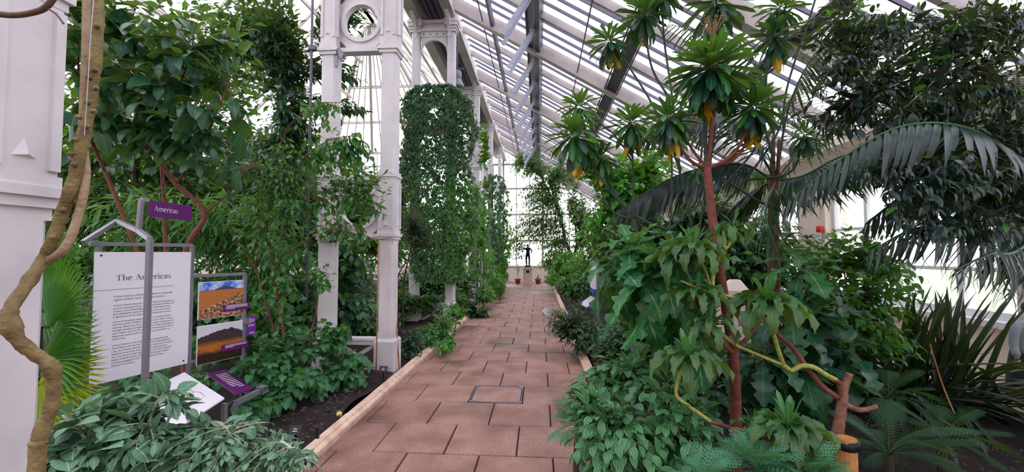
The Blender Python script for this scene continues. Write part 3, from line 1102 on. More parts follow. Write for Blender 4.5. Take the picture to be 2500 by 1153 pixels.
rows.sort(key=lambda r_: (r_[0], r_[1]))
for n, (nv, y, q, a, me) in enumerate(rows):
    if n < 296:
        inst('glass_pane', me, ceil, slope_mtx(a, y))
    else:
        l = (XS[q + 1] - XS[q]) / dirx[0]
        rest.box((.01, .012, -.003), (l - .01, SUB - .012, .003), slope_mtx(a, y))
m0 = slope_mtx(XS[0], -8)
for k_ in range(int((YB0 + 8) / 1.33)):
    rest.box((.01, k_ * 1.333, -.003), (Ltot, k_ * 1.333 + 1.3, .003), m0)
o = rest.build('far_glazing', 'glass', ceil); o['kind'] = 'stuff'
b = MB()
for k_ in range(8):
    b.box((0, k_ * 1.333 - .03, -.2), (Ltot, k_ * 1.333 + .03, -.02), m0)
o = b.build('rear_rafters', 'beam', ceil); o['kind'] = 'stuff'
for x, w, h, mt in ((-1.0, .08, .09, 'bar'), (0.0, .26, .22, 'purlin'), (1.8, .26, .22, 'purlin'), (3.5, .14, .14, 'purlin')):
    b = MB()
    b.box((-w / 2, -8, -.25), (w / 2, YE, -.25 + h), slope_mtx(x, 0)); b.build('purlin', mt, ceil)
    if w > .12:
        b = MB()
        for s_ in (-1, 1):
            b.box((s_ * (w / 2 + .03) - .012, -8, -.28), (s_ * (w / 2 + .03) + .012, YE, -.22), slope_mtx(x, 0))
        b.build('purlin_flange', 'purlin', ceil)
# vent rod along the slope with small clips
b = MB(); b.tube([(-1.35, -4, rz(-1.35) - .28), (-1.35, YE, rz(-1.35) - .28)], .015, 6); b.build('vent_rod', 'purlin', ceil)
b = MB(); b.tube([(.9, -4, rz(.9) - .28), (.9, YE, rz(.9) - .28)], .015, 6); b.build('vent_rod', 'purlin', ceil)

ORD = ['first', 'second', 'third', 'fourth', 'fifth', 'sixth', 'seventh', 'eighth', 'ninth', 'tenth', 'eleventh']
# pairs of zinc vent arms hanging under the purlin
for i in range(11):
    y = 7.35 + i * 4 / 3
    t_ = thing('vent_arm', ORD[i] + ' pair of bright zinc vent arms along the dark purlin, counted from the camera', 'vent arm', (-.18, y, rz(0) - .33), 'zinc vent arms under the roof')
    for s_ in (-1, 1):
        b = MB(); p = A(-.14, y + .06 * s_, rz(0) - .30); q = A(-.66, y + .06 * s_ - .05, rz(0) - 1.16 - .06 * s_)
        b.beam(p, q, .05, .07); b.build('arm', 'zinc', t_)
    b = MB(); b.tube([(-.14, y - .1, rz(0) - .30), (-.14, y + .1, rz(0) - .30)], .025, 8); b.box((-.2, y - .03, rz(0) - .36), (-.08, y + .03, rz(0) - .22)); b.build('pivot', 'zinc', t_)
    b = MB(); b.tube([(-.10, y, rz(0) - .32), (-.11, y, rz(0) - .95)], .006, 4); b.build('cord', 'purlin', t_)

# ------------------------------------------------------------------ nave roof on the left, with a hipped end
nave = struct('ceiling_nave', (-8, 15, 10))
NX0, NX1, NZ0, NZ1, NYH, NYE = -3.1, -13.0, 7.95, 13.0, 19.0, YE
rid = (NX0 + NX1) / 2
def hip(u, v):
    """u across from the right eave to the left, v up"""
    xr, xl = NX0 + (rid - NX0) * v * .92, NX1 + (rid - NX1) * v * .92
    return A(xr + (xl - xr) * u, NYE + (NYH - NYE) * v, NZ0 + (NZ1 - NZ0) * v)
VN, UN = [0, .28, .56, .84, 1.0], 16
for j in range(UN + 1):
    b = MB(); b.beam(hip(j / UN, 0), hip(j / UN, 1), .05 if j % 4 else .14, .07 if j % 4 else .2); b.build('hip_rafter', 'beam', nave)
for v in VN:
    b = MB(); b.beam(hip(0, v), hip(1, v), .1, .14); b.build('hip_purlin', 'beam', nave)
for j in range(UN):
    for v0, v1 in zip(VN[:-1], VN[1:]):
        p4 = [hip(j / UN, v0), hip((j + 1) / UN, v0), hip((j + 1) / UN, v1), hip(j / UN, v1)]
        c0 = sum(p4) / 4
        b = MB(); b.add([c0 + (p - c0) * .96 for p in p4], [(0, 1, 2, 3)]); b.build('glass_pane', 'glass', nave)
g1, g2, g3 = MB(), MB(), MB()
for xe in (NX0, NX1):
    for k_ in range(19):
        ya = -8 + k_ * 1.5
        if ya > NYE: break
        ztop = NZ1
        yb_ = ya + 1.5
        vend = 1.0
        vs = [(xe, ya, NZ0), (xe, yb_, NZ0), (rid, min(yb_, NYH), NZ1), (rid, min(ya, NYH), NZ1)]
        g1.add(vs, [(0, 1, 2, 3)])
        g2.beam(vs[0], vs[3], .07, .16)
    for f_ in (.25, .5, .75, 1.0):
        xx = xe + (rid - xe) * f_; zz = NZ0 + (NZ1 - NZ0) * f_
        g3.beam((xx, -8, zz - .1), (xx, NYE + (NYH - NYE) * f_, zz - .1), .1, .14)
o = g1.build('slope_glazing', 'glass', nave); o['kind'] = 'stuff'
o = g2.build('slope_rafters', 'beam', nave); o['kind'] = 'stuff'
g3.build('purlins', 'beam', nave)['kind'] = 'stuff'

# far-left aisle: lean-to glazing and glazed wall, beyond the trees
far = struct('wall_left', (-19, 8, 0))
b1, b2_ = MB(), MB()
for k_ in range(22):
    ya = -8 + k_ * 1.5
    b1.add([(NX1, ya, NZ0), (NX1, ya + 1.5, NZ0), (-19, ya + 1.5, 4.2), (-19, ya, 4.2)], [(0, 1, 2, 3)])
    b1.add([(-19, ya, 1.0), (-19, ya + 1.5, 1.0), (-19, ya + 1.5, 4.2), (-19, ya, 4.2)], [(0, 1, 2, 3)])
    b2_.beam((NX1, ya, NZ0), (-19, ya, 4.2), .07, .14)
    b2_.beam((-19, ya, 0), (-19, ya, 4.2), .12, .12)
b1.build('glazing', 'glass', far)['kind'] = 'stuff'
b2_.build('glazing_frame', 'beam', far)['kind'] = 'stuff'
b = MB(); b.box((-19.2, -8, -.1), (-18.9, YE, 1.0)); b.build('low_wall', 'plaster', far)

# ------------------------------------------------------------------ end wall
end = struct('wall_back', (0, YE, 0))
b = MB(); b.box((-19, YE, -.1), (XW, YE + .3, .8)); b.build('low_wall', 'plaster', end)
b = MB(); b.box((-19, YE - .05, .8), (XW, YE + .2, .88)); b.build('sill', 'plaster', end)
def etop(x):
    if x > -2.1: return rz(x) - .05
    if x > NX1: return NZ0
    return NZ0 + (x - NX1) * .61
xs = list(np.arange(-19.0, 5.2, .80)) 
for x in xs:
    b = MB(); w = .11 if round((x + 19) / .8) % 3 == 0 else .05
    b.box((x - w / 2, YE - .04, .88), (x + w / 2, YE + .08, etop(x))); b.build('mullion', 'beam', end)
for z in (2.4, 4.0, 5.6, 7.1):
    x1 = 5.2 if z < 3.4 else (EYE + 5.05 - z) / SL
    b = MB(); b.box((-15 if z > 5 else -19, YE - .05, z - .05), (x1, YE + .09, z + .05)); b.build('transom', 'beam', end)
for xa, xb in zip(xs[:-1], xs[1:]):
    zs = [.88, 2.4, 4.0, 5.6, 7.1, 9]
    for z0, z1 in zip(zs[:-1], zs[1:]):
        t0_, t1_ = min(z1, etop(xa)), min(z1, etop(xb))
        if t0_ <= z0 + .02 or t1_ <= z0 + .02: continue
        b = MB(); b.add([(xa + .03, YE + .02, z0), (xb - .03, YE + .02, z0), (xb - .03, YE + .02, t1_), (xa + .03, YE + .02, t0_)], [(0, 1, 2, 3)]); b.build('glass_pane', 'wglass', end)

# ------------------------------------------------------------------ right wall with piers and windows
rw = struct('wall_right', (XW, 10, 0))
b = MB(); b.box((XW, -8, -.1), (XW + .35, YE, .75)); b.build('low_wall', 'plaster', rw)
b = MB(); b.box((XW - .08, -8, .75), (XW + .35, YE, .83)); b.build('sill', 'winframe', rw)
b = MB()   # coved cornice
N = 6
prof = [(XW + .35, 2.95), (XW, 2.95), (XW - .02, 3.02)] + [(XW - .02 - .42 * (1 - math.cos(i / N * math.pi / 2)), 3.02 + .48 * math.sin(i / N * math.pi / 2)) for i in range(1, N + 1)] + [(XW - .48, 3.52), (XW - .48, 3.66), (XW + .35, 3.66)]
n_ = len(prof)
vs = [(x, -8, z) for x, z in prof] + [(x, YE, z) for x, z in prof]
b.add(vs, [tuple(range(n_)), tuple(range(n_, 2 * n_))[::-1]] + [(i, n_ + i, n_ + (i + 1) % n_, (i + 1) % n_) for i in range(n_)])
b.build('coved_cornice', 'plaster', rw)
b = MB(); b.box((XW - .04, -8, 2.86), (XW + .3, YE, 2.95)); b.build('picture_moulding', 'plaster', rw)
PY = [4.75 + 4 * i for i in range(-3, 6)]
for y in PY:
    b = MB(); b.box((XW - .06, y - .42, .0), (XW + .35, y + .42, 2.95)); b.box((XW - .09, y - .45, -.05), (XW, y + .45, .2)); b.build('pier', 'plaster', rw)
wi = 0
for y0, y1 in zip(PY[:-1], PY[1:]):
    if y1 < 1: continue
    wi += 1
    wn_ = struct(f'window_{wi}', (XW + .1, (y0 + y1) / 2, .83))
    a, b_ = y0 + .42, y1 - .42
    b = MB()
    for yy_ in (a, b_): b.box((XW + .08, yy_ - .06, .83), (XW + .2, yy_ + .06, 2.9))
    b.box((XW + .08, a, .83), (XW + .2, b_, .93)); b.box((XW + .08, a, 2.82), (XW + .2, b_, 2.92))
    b.build('window_frame', 'winframe', wn_)
    nm = 4
    for i in range(1, nm):
        yy_ = a + (b_ - a) * i / nm
        b = MB(); b.box((XW + .09, yy_ - .035, .9), (XW + .19, yy_ + .035, 2.85)); b.build('mullion', 'winframe', wn_)
    for z in (1.45, 2.1):
        b = MB(); b.box((XW + .1, a, z - .025), (XW + .18, b_, z + .025)); b.build('glazing_bar', 'winframe', wn_)
    for i in range(nm):
        ya, yb = a + (b_ - a) * i / nm, a + (b_ - a) * (i + 1) / nm
        for z0, z1 in ((.93, 1.43), (1.47, 2.08), (2.12, 2.83)):
            b = MB(); b.box((XW + .135, ya + .04, z0), (XW + .145, yb - .04, z1)); b.build('pane', 'wglass', wn_)

# unseen wall added behind the viewer to cut frontal sky light, with a doorway
fw = struct('light_blocking_wall', (-6, -8, 0))
for i, (x0, x1, z0, z1) in enumerate(((-19.2, -1.6, -.1, 7.3), (.4, XW + .3, -.1, 3.6), (-1.6, .4, 2.6, 7.0), (-1.6, .4, -.1, .0), (.4, 3.2, 3.6, 5.2))):
    b = MB(); b.box((x0, -8.3, z0), (x1, -8.0, z1)); b.build('blocker_piece', 'plaster', fw)

# ------------------------------------------------------------------ lettering
def arcpts(cx, cy, rx, ry, a0, a1, n=12):
    return [(cx + rx * math.cos(math.radians(a0 + (a1 - a0) * i / n)), cy + ry * math.sin(math.radians(a0 + (a1 - a0) * i / n))) for i in range(n + 1)]


def stroke(pts, ws):
    """polyline to quads with varying width"""
    q = []
    P_ = np.array(pts, float)
    tg = unit(np.gradient(P_, axis=0))
    nn = np.stack([-tg[:, 1], tg[:, 0]], 1)
    if np.isscalar(ws): ws = [ws] * len(P_)
    ws = np.array(ws)[:, None] / 2
    a, b = P_ + nn * ws, P_ - nn * ws
    for i in range(len(P_) - 1):
        q.append([b[i], b[i + 1], a[i + 1], a[i]])
    return q


def thick(n, lo, hi, mode):
    t_ = np.linspace(0, 1, n)
    if mode == 'mid': return lo + (hi - lo) * np.sin(t_ * math.pi)
    if mode == 'in': return lo + (hi - lo) * t_
    return hi + (lo - hi) * t_


H, TN, XH, CH = .075, .026, .44, .66
def serif(x, y, w=.10): return [[(x - w, y), (x + w, y), (x + w, y + .022), (x - w, y + .022)]]
def stem(x, y0, y1): return [[(x - H / 2, y0), (x + H / 2, y0), (x + H / 2, y1), (x - H / 2, y1)]]
def topflag(x, y): return [[(x - .12, y - .035), (x + H / 2, y - .06), (x + H / 2, y), (x - H / 2, y)]]


def hump(x0, x1):
    c = (x0 + x1) / 2; r = (x1 - x0) / 2
    return stroke(arcpts(c, XH - .14, r, .13, 170, 0), thick(13, TN, H, 'in'))


GL = {
    'T': (.66, stem(.32, 0, CH) + serif(.32, 0, .11) + [[(.04, CH - .03), (.60, CH - .03), (.60, CH), (.04, CH)], [(.04, CH - .14), (.065, CH - .14), (.075, CH), (.04, CH)], [(.575, CH - .14), (.60, CH - .14), (.60, CH), (.565, CH)]]),
    'h': (.56, stem(.12, 0, .70) + topflag(.12, .70) + serif(.12, 0) + hump(.12, .42) + stem(.42, 0, XH - .14) + serif(.42, 0)),
    'e': (.46, stroke(arcpts(.23, .215, .185, .215, 5, 320, 20), thick(21, TN, H, 'mid')) + [[(.06, .235), (.41, .235), (.41, .262), (.06, .262)]]),
    'A': (.70, stroke([(.09, 0), (.34, CH + .02)], TN) + stroke([(.33, CH + .02), (.59, 0)], H) + [[(.18, .2), (.52, .2), (.52, .226), (.18, .226)]] + serif(.09, 0, .08) + serif(.59, 0, .1)),
    'm': (.86, stem(.12, 0, XH) + topflag(.12, XH) + serif(.12, 0, .09) + hump(.12, .42) + stem(.42, 0, XH - .14) + serif(.42, 0, .09) + hump(.42, .72) + stem(.72, 0, XH - .14) + serif(.72, 0, .09)),
    'r': (.39, stem(.12, 0, XH) + topflag(.12, XH) + serif(.12, 0) + stroke(arcpts(.26, .30, .12, .13, 160, 50, 6), thick(7, TN, H, 'in')) + [arcpts(.325, .385, .042, .042, 0, 330, 10)]),
    'i': (.28, stem(.13, 0, XH) + topflag(.13, XH) + serif(.13, 0) + [arcpts(.12, .61, .048, .048, 0, 330, 10)]),
    'c': (.44, stroke(arcpts(.235, .215, .185, .215, 50, 320, 18), thick(19, TN, H, 'mid')) + [arcpts(.345, .36, .04, .04, 0, 330, 10)]),
    'a': (.46, stem(.33, .03, XH - .12) + stroke(arcpts(.21, .31, .12, .12, 160, 0, 10), thick(11, H * .8, H, 'in')) + stroke(arcpts(.2, .125, .135, .115, 70, 320, 14), thick(15, TN, H, 'mid')) + stroke([(.33, .05), (.37, .012), (.43, .03)], .03)),
    's': (.38, stroke(arcpts(.18, .325, .115, .105, 20, 230, 10) + arcpts(.19, .115, .125, .11, 75, -160, 12), list(thick(11, TN, H * .8, 'in')) + list(thick(13, TN, H, 'out')))),
    ' ': (.26, []),
}


def serif_text(txt, o, ux, uy, size, mat, parent, name='lettering'):
    """letters as flat raised shapes; o is the left end of the baseline"""
    o, ux, uy = A(*o), A(*ux), A(*uy)
    nn = unit(np.cross(ux, uy))
    b = MB(); x = 0
    for ch in txt:
        adv, qs = GL[ch]
        for q in qs:
            b.add([o + ux * (x + p[0]) * size + uy * p[1] * size + nn * .002 for p in q], [tuple(range(len(q)))])
        x += adv
    return b.build(name, mat, parent)


def text_width(txt): return sum(GL[c][0] for c in txt)


def sans_text(lines, o, ux, uy, size, lead, mat, parent, width=None, name='lettering'):
    cu = bpy.data.curves.new('t', 'FONT')
    cu.body = '\n'.join(lines)
    cu.size = 1.0
    cu.space_line = lead
    cu.resolution_u = 2
    ob = bpy.data.objects.new('t', cu)
    COL.objects.link(ob)
    dg = bpy.context.evaluated_depsgraph_get()
    me = bpy.data.meshes.new_from_object(ob.evaluated_get(dg))
    bpy.data.objects.remove(ob)
    n = len(me.vertices)
    co = np.empty(n * 3, dtype=np.float32); me.vertices.foreach_get('co', co)
    co = co.reshape(-1, 3)
    sx = size
    if width: sx = width / max(co[:, 0].max(), 1e-6)
    ux, uy = A(*ux), A(*uy)
    nn = unit(np.cross(ux, uy))
    P_ = A(*o) + np.outer(co[:, 0] * sx, ux) + np.outer(co[:, 1] * size, uy) + nn * .002
    me.vertices.foreach_set('co', P_.astype(np.float32).ravel())
    me.materials.clear(); me.materials.append(M[mat])
    me.update()
    return link(name, me, parent)


# ------------------------------------------------------------------ sign "The Americas"
YLs, YRs = 3.21, 3.93
pa, pb = at(232, 616, YLs), at(466, 620, YRs)
pa[2] = pb[2] = EYE + .005
zb = .56
ux = pb - pa; PWd = np.linalg.norm(ux); ux = ux / PWd
uz = A(0, 0, 1)
nf = unit(np.cross(ux, uz))           # towards the path
sign = thing('information_sign', 'grey steel sign frame with large white text panel beside the twisted vine', 'sign', (pa[0] + .3, pa[1] + .3, 0))
PH = pa[2] - zb
b = MB(); b.plate(A(pa[0], pa[1], zb) - nf * .012, ux, uz, [(0, 0), (PWd, 0), (PWd, PH), (0, PH)], .014)
panel = b.build('text_panel', 'panel', sign); panel['label'] = 'white panel headed The Americas'
O = A(pa[0], pa[1], zb) + nf * .003
tw_ = text_width('The Americas')
serif_text('The Americas', O + ux * .145 + uz * (PH * .775), ux, uz, .43 / tw_, 'ink', panel)
b = MB(); b.plate(O + uz * (PH * .705), ux, uz, [(0.0, 0), (.60, 0), (.60, .003), (0, .003)], .001); b.build('rule_line', 'bar', panel)
paras = [
    ['In these beds you will find plants from the temperate', 'regions of North, South and Central America.'],
    ['In South America deep into southern Chile and Argentina are', 'precious temperate forests, including threatened conifers and', 'southern beech (Nothofagus) species. These forests have', 'been significantly reduced due to fires, conversion of land', 'to agriculture, forestry plantations and hydroelectric dams.'],
    ['Layers of temperate vegetation exist in Central America', 'and the northern Andes at elevations over 1,200 m above', 'sea level. Plants here have adapted to cooler temperatures', 'and high humidity throughout the year. Frosts only begin to', 'occur higher up in the Páramo areas. The majority of these', 'temperate plants would struggle to survive outdoors in', 'a UK winter.'],
    ['In North America, most temperate zones extend from the', 'Gulf of Mexico into the lower reaches of the Mississippi River.', 'Long, dry summers and mild wet winters characterise the warm-', 'temperate zones in the South-west. Kew conservationists', 'carry out extensive seed collections from the warm-temperate', 'regions of North America. Many rare and endangered plants', 'are being propagated to add to the Temperate House', 'collection in the future.'],
]
zt = PH * .645
for i, ls in enumerate(paras):
    sz = .0225 if i == 0 else .0205
    sans_text(ls, O + ux * .135 + uz * zt, ux, uz, sz, 1.22 if i else 1.3, 'ink', panel, width=.475 if i else .455)
    zt -= (len(ls) * 1.22 * sz + .017 + (.006 if i == 0 else 0) + (.012 if i == 2 else 0))
b = MB()
for (a_, c_) in ((.04, PH - .03), (PWd - .04, .035)):
    b.lathe([(.008, 0), (.008, .004)], O + ux * a_ + uz * c_, 10, nf)
b.build('fixing_screw', 'ink', panel)
# frame behind the panel and canopy of square tube
def sqtube(pts, w=.032, mat='steel', name='frame_tube', root=sign, caps=True):
    b = MB()
    for p, q in zip(pts[:-1], pts[1:]): b.beam(p, q, w, w)
    return b.build(name, mat, root)


fr_z = EYE + .075
fa, fb = A(pa[0], pa[1], fr_z) - ux * .02 - nf * .04, A(pb[0], pb[1], fr_z) + ux * .035 - nf * .04
sqtube([fa, fb], name='top_rail')
sqtube([fb, (fb[0], fb[1], 0)], name='post'); sqtube([fa + ux * .06, (fa[0] + ux[0] * .06, fa[1] + ux[1] * .06, 0)], name='post')
sqtube([A(fa[0], fa[1], zb + .05), A(fb[0], fb[1], zb + .05)], name='lower_rail')
c1, c2, c3, c4 = at(203, 592, 3.05), at(286, 540, 3.35), at(338, 563, 3.05), at(366, 584, 2.85)
sqtube([c1, c2, c3], name='canopy_bar')
sqtube([c3, c4], name='canopy_bar')
sqtube([c4, A(c4[0], c4[1], 0)], name='post')
c5, c6 = at(345, 487, 3.05), at(362, 489, 3.1)
sqtube([c3, c5, c6], .028, name='sign_arm')
q0, q1 = at(362, 528, 3.1), at(467, 541, 3.55)
ax_ = q1 - q0; ax_[2] = 0; wq = np.linalg.norm(ax_); ax_ = ax_ / wq
hq = .132
nq = unit(np.cross(ax_, uz))
b = MB(); b.plate(A(q0[0], q0[1], q0[2]) - nq * .008, ax_, uz, [(0, 0), (wq, 0), (wq, hq), (0, hq)], .008)
am = b.build('heading_plate', 'purple', sign); am['label'] = 'purple plate reading Americas'
serif_text('Americas', A(*q0) + ax_ * .05 + uz * .05, ax_, uz, .245 / text_width('Americas'), 'white_ink', am)

# second bay with the two landscape pictures
def mat_picture(name, kind):
    t = NT(name)
    uv = t.n('ShaderNodeUVMap'); sx = t.n('ShaderNodeSeparateXYZ'); t.l(uv.outputs[0], sx.inputs[0])
    nz = t.n('ShaderNodeTexNoise'); nz.inputs['Scale'].default_value = 4; nz.inputs['Detail'].default_value = 6; nz.inputs['Roughness'].default_value = .7
    t.l(uv.outputs[0], nz.inputs['Vector'])
    n2 = t.n('ShaderNodeTexNoise'); n2.inputs['Scale'].default_value = 16; n2.inputs['Detail'].default_value = 5; t.l(uv.outputs[0], n2.inputs['Vector'])
    v = sx.outputs[1]; u = sx.outputs[0]
    if kind == 1:
        sky = t.mix(t.ramp(nz.outputs[0], [(.42, (0, 0, 0, 1)), (.62, (1, 1, 1, 1))]), lin((40, 110, 220)), lin((214, 226, 244)))
        hill = t.math('ADD', .78, t.math('MULTIPLY', .10, t.ramp(u, [(.3, (0, 0, 0, 1)), (.55, (1, 1, 1, 1)), (.62, (.9, .9, .9, 1)), (.85, (0, 0, 0, 1))])))
        plain = t.mix(n2.outputs[0], lin((214, 132, 60)), lin((150, 84, 44)))
        rocks = t.ramp(n2.outputs[0], [(.35, lin((50, 34, 28))), (.5, lin((150, 104, 70))), (.68, lin((226, 190, 150)))])
        rk = t.math('GREATER_THAN', t.math('ADD', t.math('MULTIPLY', u, .45), .30), t.math('ADD', v, t.math('MULTIPLY', nz.outputs[0], .15)))
        low = t.mix(rk, plain, rocks)
        mtn = lin((70, 64, 84))
        c0 = t.mix(t.math('GREATER_THAN', v, hill), mtn, sky)
        col = t.mix(t.math('GREATER_THAN', v, .77), low, c0)
    else:
        sky = lin((214, 212, 222))
        ridge = t.math('ADD', t.math('MULTIPLY', t.ramp(u, [(.0, (.1, .1, .1, 1)), (.45, (.85, .85, .85, 1)), (.75, (1, 1, 1, 1)), (1, (.3, .3, .3, 1))]), .18), t.math('ADD', .62, t.math('MULTIPLY', n2.outputs[0], .1)))
        mtn = t.mix(n2.outputs[0], lin((40, 28, 40)), lin((78, 58, 62)))
        gold = t.mix(nz.outputs[0], lin((214, 130, 40)), lin((120, 66, 26)))
        dark = t.mix(n2.outputs[0], lin((20, 14, 14)), lin((64, 42, 30)))
        d_ = t.math('ABSOLUTE', t.math('SUBTRACT', v, t.math('ADD', .40, t.math('MULTIPLY', t.math('SUBTRACT', nz.outputs[0], .5), .3))))
        col = t.mix(t.ramp(d_, [(.06, (1, 1, 1, 1)), (.17, (0, 0, 0, 1))]), t.mix(t.math('GREATER_THAN', v, .5), dark, mtn), gold)
        col = t.mix(t.math('GREATER_THAN', v, ridge), col, sky)
    p = t.n('ShaderNodeBsdfPrincipled'); t.l(col, p.inputs['Base Color']); p.inputs['Roughness'].default_value = .35
    t.l(p.outputs[0], t.out.inputs[0])
    return t.m


g0, g1_ = at(486, 686, 4.0), at(595, 686, 4.42)
gx = g1_ - g0; gx[2] = 0; gw = np.linalg.norm(gx); gx /= gw
gn = unit(np.cross(gx, uz))
def board(px, py0, py1, Y, w, mat, lab):
    top, bot = at(px, py0, Y), at(px, py1, Y)
    h = top[2] - bot[2]
    b = MB(); b.plate(A(g0[0], g0[1], bot[2]) - gn * .014, gx, uz, [(0, 0), (w, 0), (w, h), (0, h)], .014)
    o = b.build('picture_panel', 'panel', sign); o['label'] = lab
    b = MB(); b.plate(A(g0[0], g0[1], bot[2]) + gn * .0005, gx, uz, [(0.004, .004), (w, .004), (w, h - .004), (.004, h - .004)], .0015)
    b.build('print', mat, o)
    return bot[2], h
zA, hA = board(488, 690, 783, 4.0, gw, mat_picture('desert_plain_print', 1), 'landscape photo of orange plain and blue sky')
zB, hB = board(482, 798, 894, 4.0, gw, mat_picture('dusk_mountain_print', 2), 'landscape photo of dark mountain and golden slope')
for z0_, x0_, ln in ((zA + .06, .52, 4), (zB + .09, .52, 3)):
    b = MB(); b.plate(A(g0[0], g0[1], z0_) + gx * gw * x0_ + gn * .006, gx, uz, [(0, 0), (gw * .62, 0), (gw * .62, .072), (0, .072)], .006)
    o = b.build('caption_plate', 'purple', sign)
    b = MB()
    for i in range(ln):
        b.plate(A(g0[0], g0[1], z0_ + .058 - .012 * i) + gx * (gw * x0_ + .03) + gn * .013, gx, uz, [(0, 0), (gw * (.5 if i < ln - 1 else .2), 0), (gw * (.5 if i < ln - 1 else .2), .0045), (0, .0045)], .0005)
    b.build('caption_lines', 'white_ink', o)
e0 = A(g0[0], g0[1], 0) - gx * .05 - gn * .03; e1 = A(g0[0], g0[1], 0) + gx * (gw + .03) - gn * .03
zt2 = at(600, 669, 4.42)[2]
sqtube([e1, e1 + uz * zt2], name='post'); sqtube([A(fb[0], fb[1], zt2), e1 + uz * zt2], name='top_rail')
sqtube([A(fb[0], fb[1], zA + hA - .05), e0 + uz * (zA + hA - .05)], .026, name='cross_bar'); sqtube([A(fb[0], fb[1], zB + .04), e0 + uz * (zB + .04) + gx * .3], .026, name='cross_bar')
# small violet notice
s0 = e1 + uz * (at(604, 822, 4.45)[2]) + gx * .03
b = MB(); b.plate(s0, gx, uz, [(0, 0), (.105, 0), (.105, .215), (0, .215)], .006); o = b.build('notice_plate', 'purple2', sign)
b = MB()
for i, w in enumerate((.03, .07, .075, .07, .04, 0, .075, .07)):
    if w: b.plate(s0 + gx * .015 + uz * (.19 - .0125 * i) + gn * .0065, gx, uz, [(0, 0), (w, 0), (w, .0045), (0, .0045)], .0005)
for i, w in enumerate((.05, .06)):
    b.plate(s0 + gx * .035 + uz * (.03 - .012 * i) + gn * .0065, gx, uz, [(0, 0), (w, 0), (w, .0045), (0, .0045)], .0005)
b.build('notice_lines', 'white_ink', o)
b = MB(); b.box((-.03, -.02, -.03), (.05, .02, .03), xf(e1 + uz * (s0[2] + .17))); b.build('clamp', 'steel', sign)
# sloping panels
def slant(A0, B0, C0, mat, nm, lines, lab):
    A0, B0, C0 = map(lambda p: A(*p), (A0, B0, C0))
    u1, v1 = A0 - B0, C0 - B0
    n1 = unit(np.cross(v1, u1))
    if n1[2] < 0: n1 = -n1
    th = .012
    q = [B0, C0, C0 + u1, A0]
    b = MB(); b.add([p for p in q] + [p - n1 * th for p in q], [(0, 1, 2, 3), (7, 6, 5, 4), (0, 4, 5, 1), (1, 5, 6, 2), (2, 6, 7, 3), (3, 7, 4, 0)])
    o = b.build(nm, mat, sign); o['label'] = lab
    b = MB()
    eu, ev = unit(C0 - B0), unit(A0 - B0)
    for (x0, y0, x1, w) in lines:
        Lu, Lv = np.linalg.norm(v1), np.linalg.norm(u1)
        p0 = B0 + eu * x0 * Lu + ev * y0 * Lv + n1 * .0015
        b.add([p0, p0 + eu * w * Lu, p0 + eu * w * Lu + ev * x1 * Lv, p0 + ev * x1 * Lv], [(0, 1, 2, 3)])
    b.build('caption_lines', 'ink' if mat == 'panel' else 'white_ink', o)
    return q
slant(at(505, 912, 4.05), at(552, 902, 4.35), at(622, 948, 4.0), 'purple', 'sloping_plate', [(.16 + .068 * i, .22, .56 if i < 9 else .3, .02) for i in range(10)], 'sloping purple plate with lines of white text')
slant(at(335, 965, 3.25), at(450, 909, 3.75), at(548, 972, 3.35), 'panel', 'sloping_panel', [(.3, .62, .16, .012), (.34, .55, .2, .01), (.72, .3, .1, .01), (.76, .28, .1, .01)], 'sloping white lectern panel')
k0, k1 = at(575, 985, 3.7), at(632, 956, 3.95)
sqtube([k0, k1], .045, name='lectern_rail')
b = MB(); b.box((-.04, -.035, -.035), (.04, .035, .035), xf(k1 + unit(k1 - k0) * .04, k1 - k0)); b.build('rail_end', 'steel', sign)
sqtube([k0, A(k0[0], k0[1], 0)], .035, name='post')
sqtube([at(548, 985, 3.4), A(*at(548, 985, 3.4)[:2], 0)], .035, name='post')

# ------------------------------------------------------------------ sign among the shrubs on the right
rs = gnd(1462, 812)
t_ = thing('plant_lectern', 'distant white and blue lectern sign in the right bed', 'sign', (rs[0], rs[1], 0))
Yr = rs[1]
p0, p1 = at(1448, 640, Yr), at(1448, 712, Yr)
b = MB(); b.box((p1[0] - .02, Yr - .3, p1[2]), (p1[0] + .03, Yr + .3, p0[2])); b.build('text_panel', 'panel', t_)
b = MB(); b.box((p1[0] + .03, Yr - .33, 0), (p1[0] + .08, Yr - .28, p0[2] + .04)); b.box((p1[0] + .03, Yr + .28, 0), (p1[0] + .08, Yr + .33, p0[2] + .04)); b.build('post', 'steel', t_)
b = MB(); b.box((p1[0] - .025, Yr - .31, p1[2] - .02), (p1[0] + .035, Yr + .31, p1[2] + .07)); b.build('blue_footer', 'blue', t_)
a_, b_, c_ = at(1418, 740, Yr - .3), at(1443, 722, Yr + .1), at(1460, 732, Yr)
u1, v1 = a_ - b_, c_ - b_
b = MB(); n1 = unit(np.cross(v1, u1)); n1 = n1 if n1[2] > 0 else -n1
q = [b_, c_, c_ + u1, a_]
b.add([p for p in q] + [p - n1 * .03 for p in q], [(0, 1, 2, 3), (7, 6, 5, 4), (0, 4, 5, 1), (1, 5, 6, 2), (2, 6, 7, 3), (3, 7, 4, 0)]); so = b.build('sloping_panel', 'panel', t_)
b = MB(); b.beam(c_ - n1 * .02, c_ + u1 - n1 * .02, .05, .05); b.build('blue_edge', 'blue', so)
b = MB(); b.box((c_[0] - .06, c_[1] - .12, 0), (c_[0] - .02, c_[1] - .08, c_[2] - .03)); b.build('post', 'steel', t_)

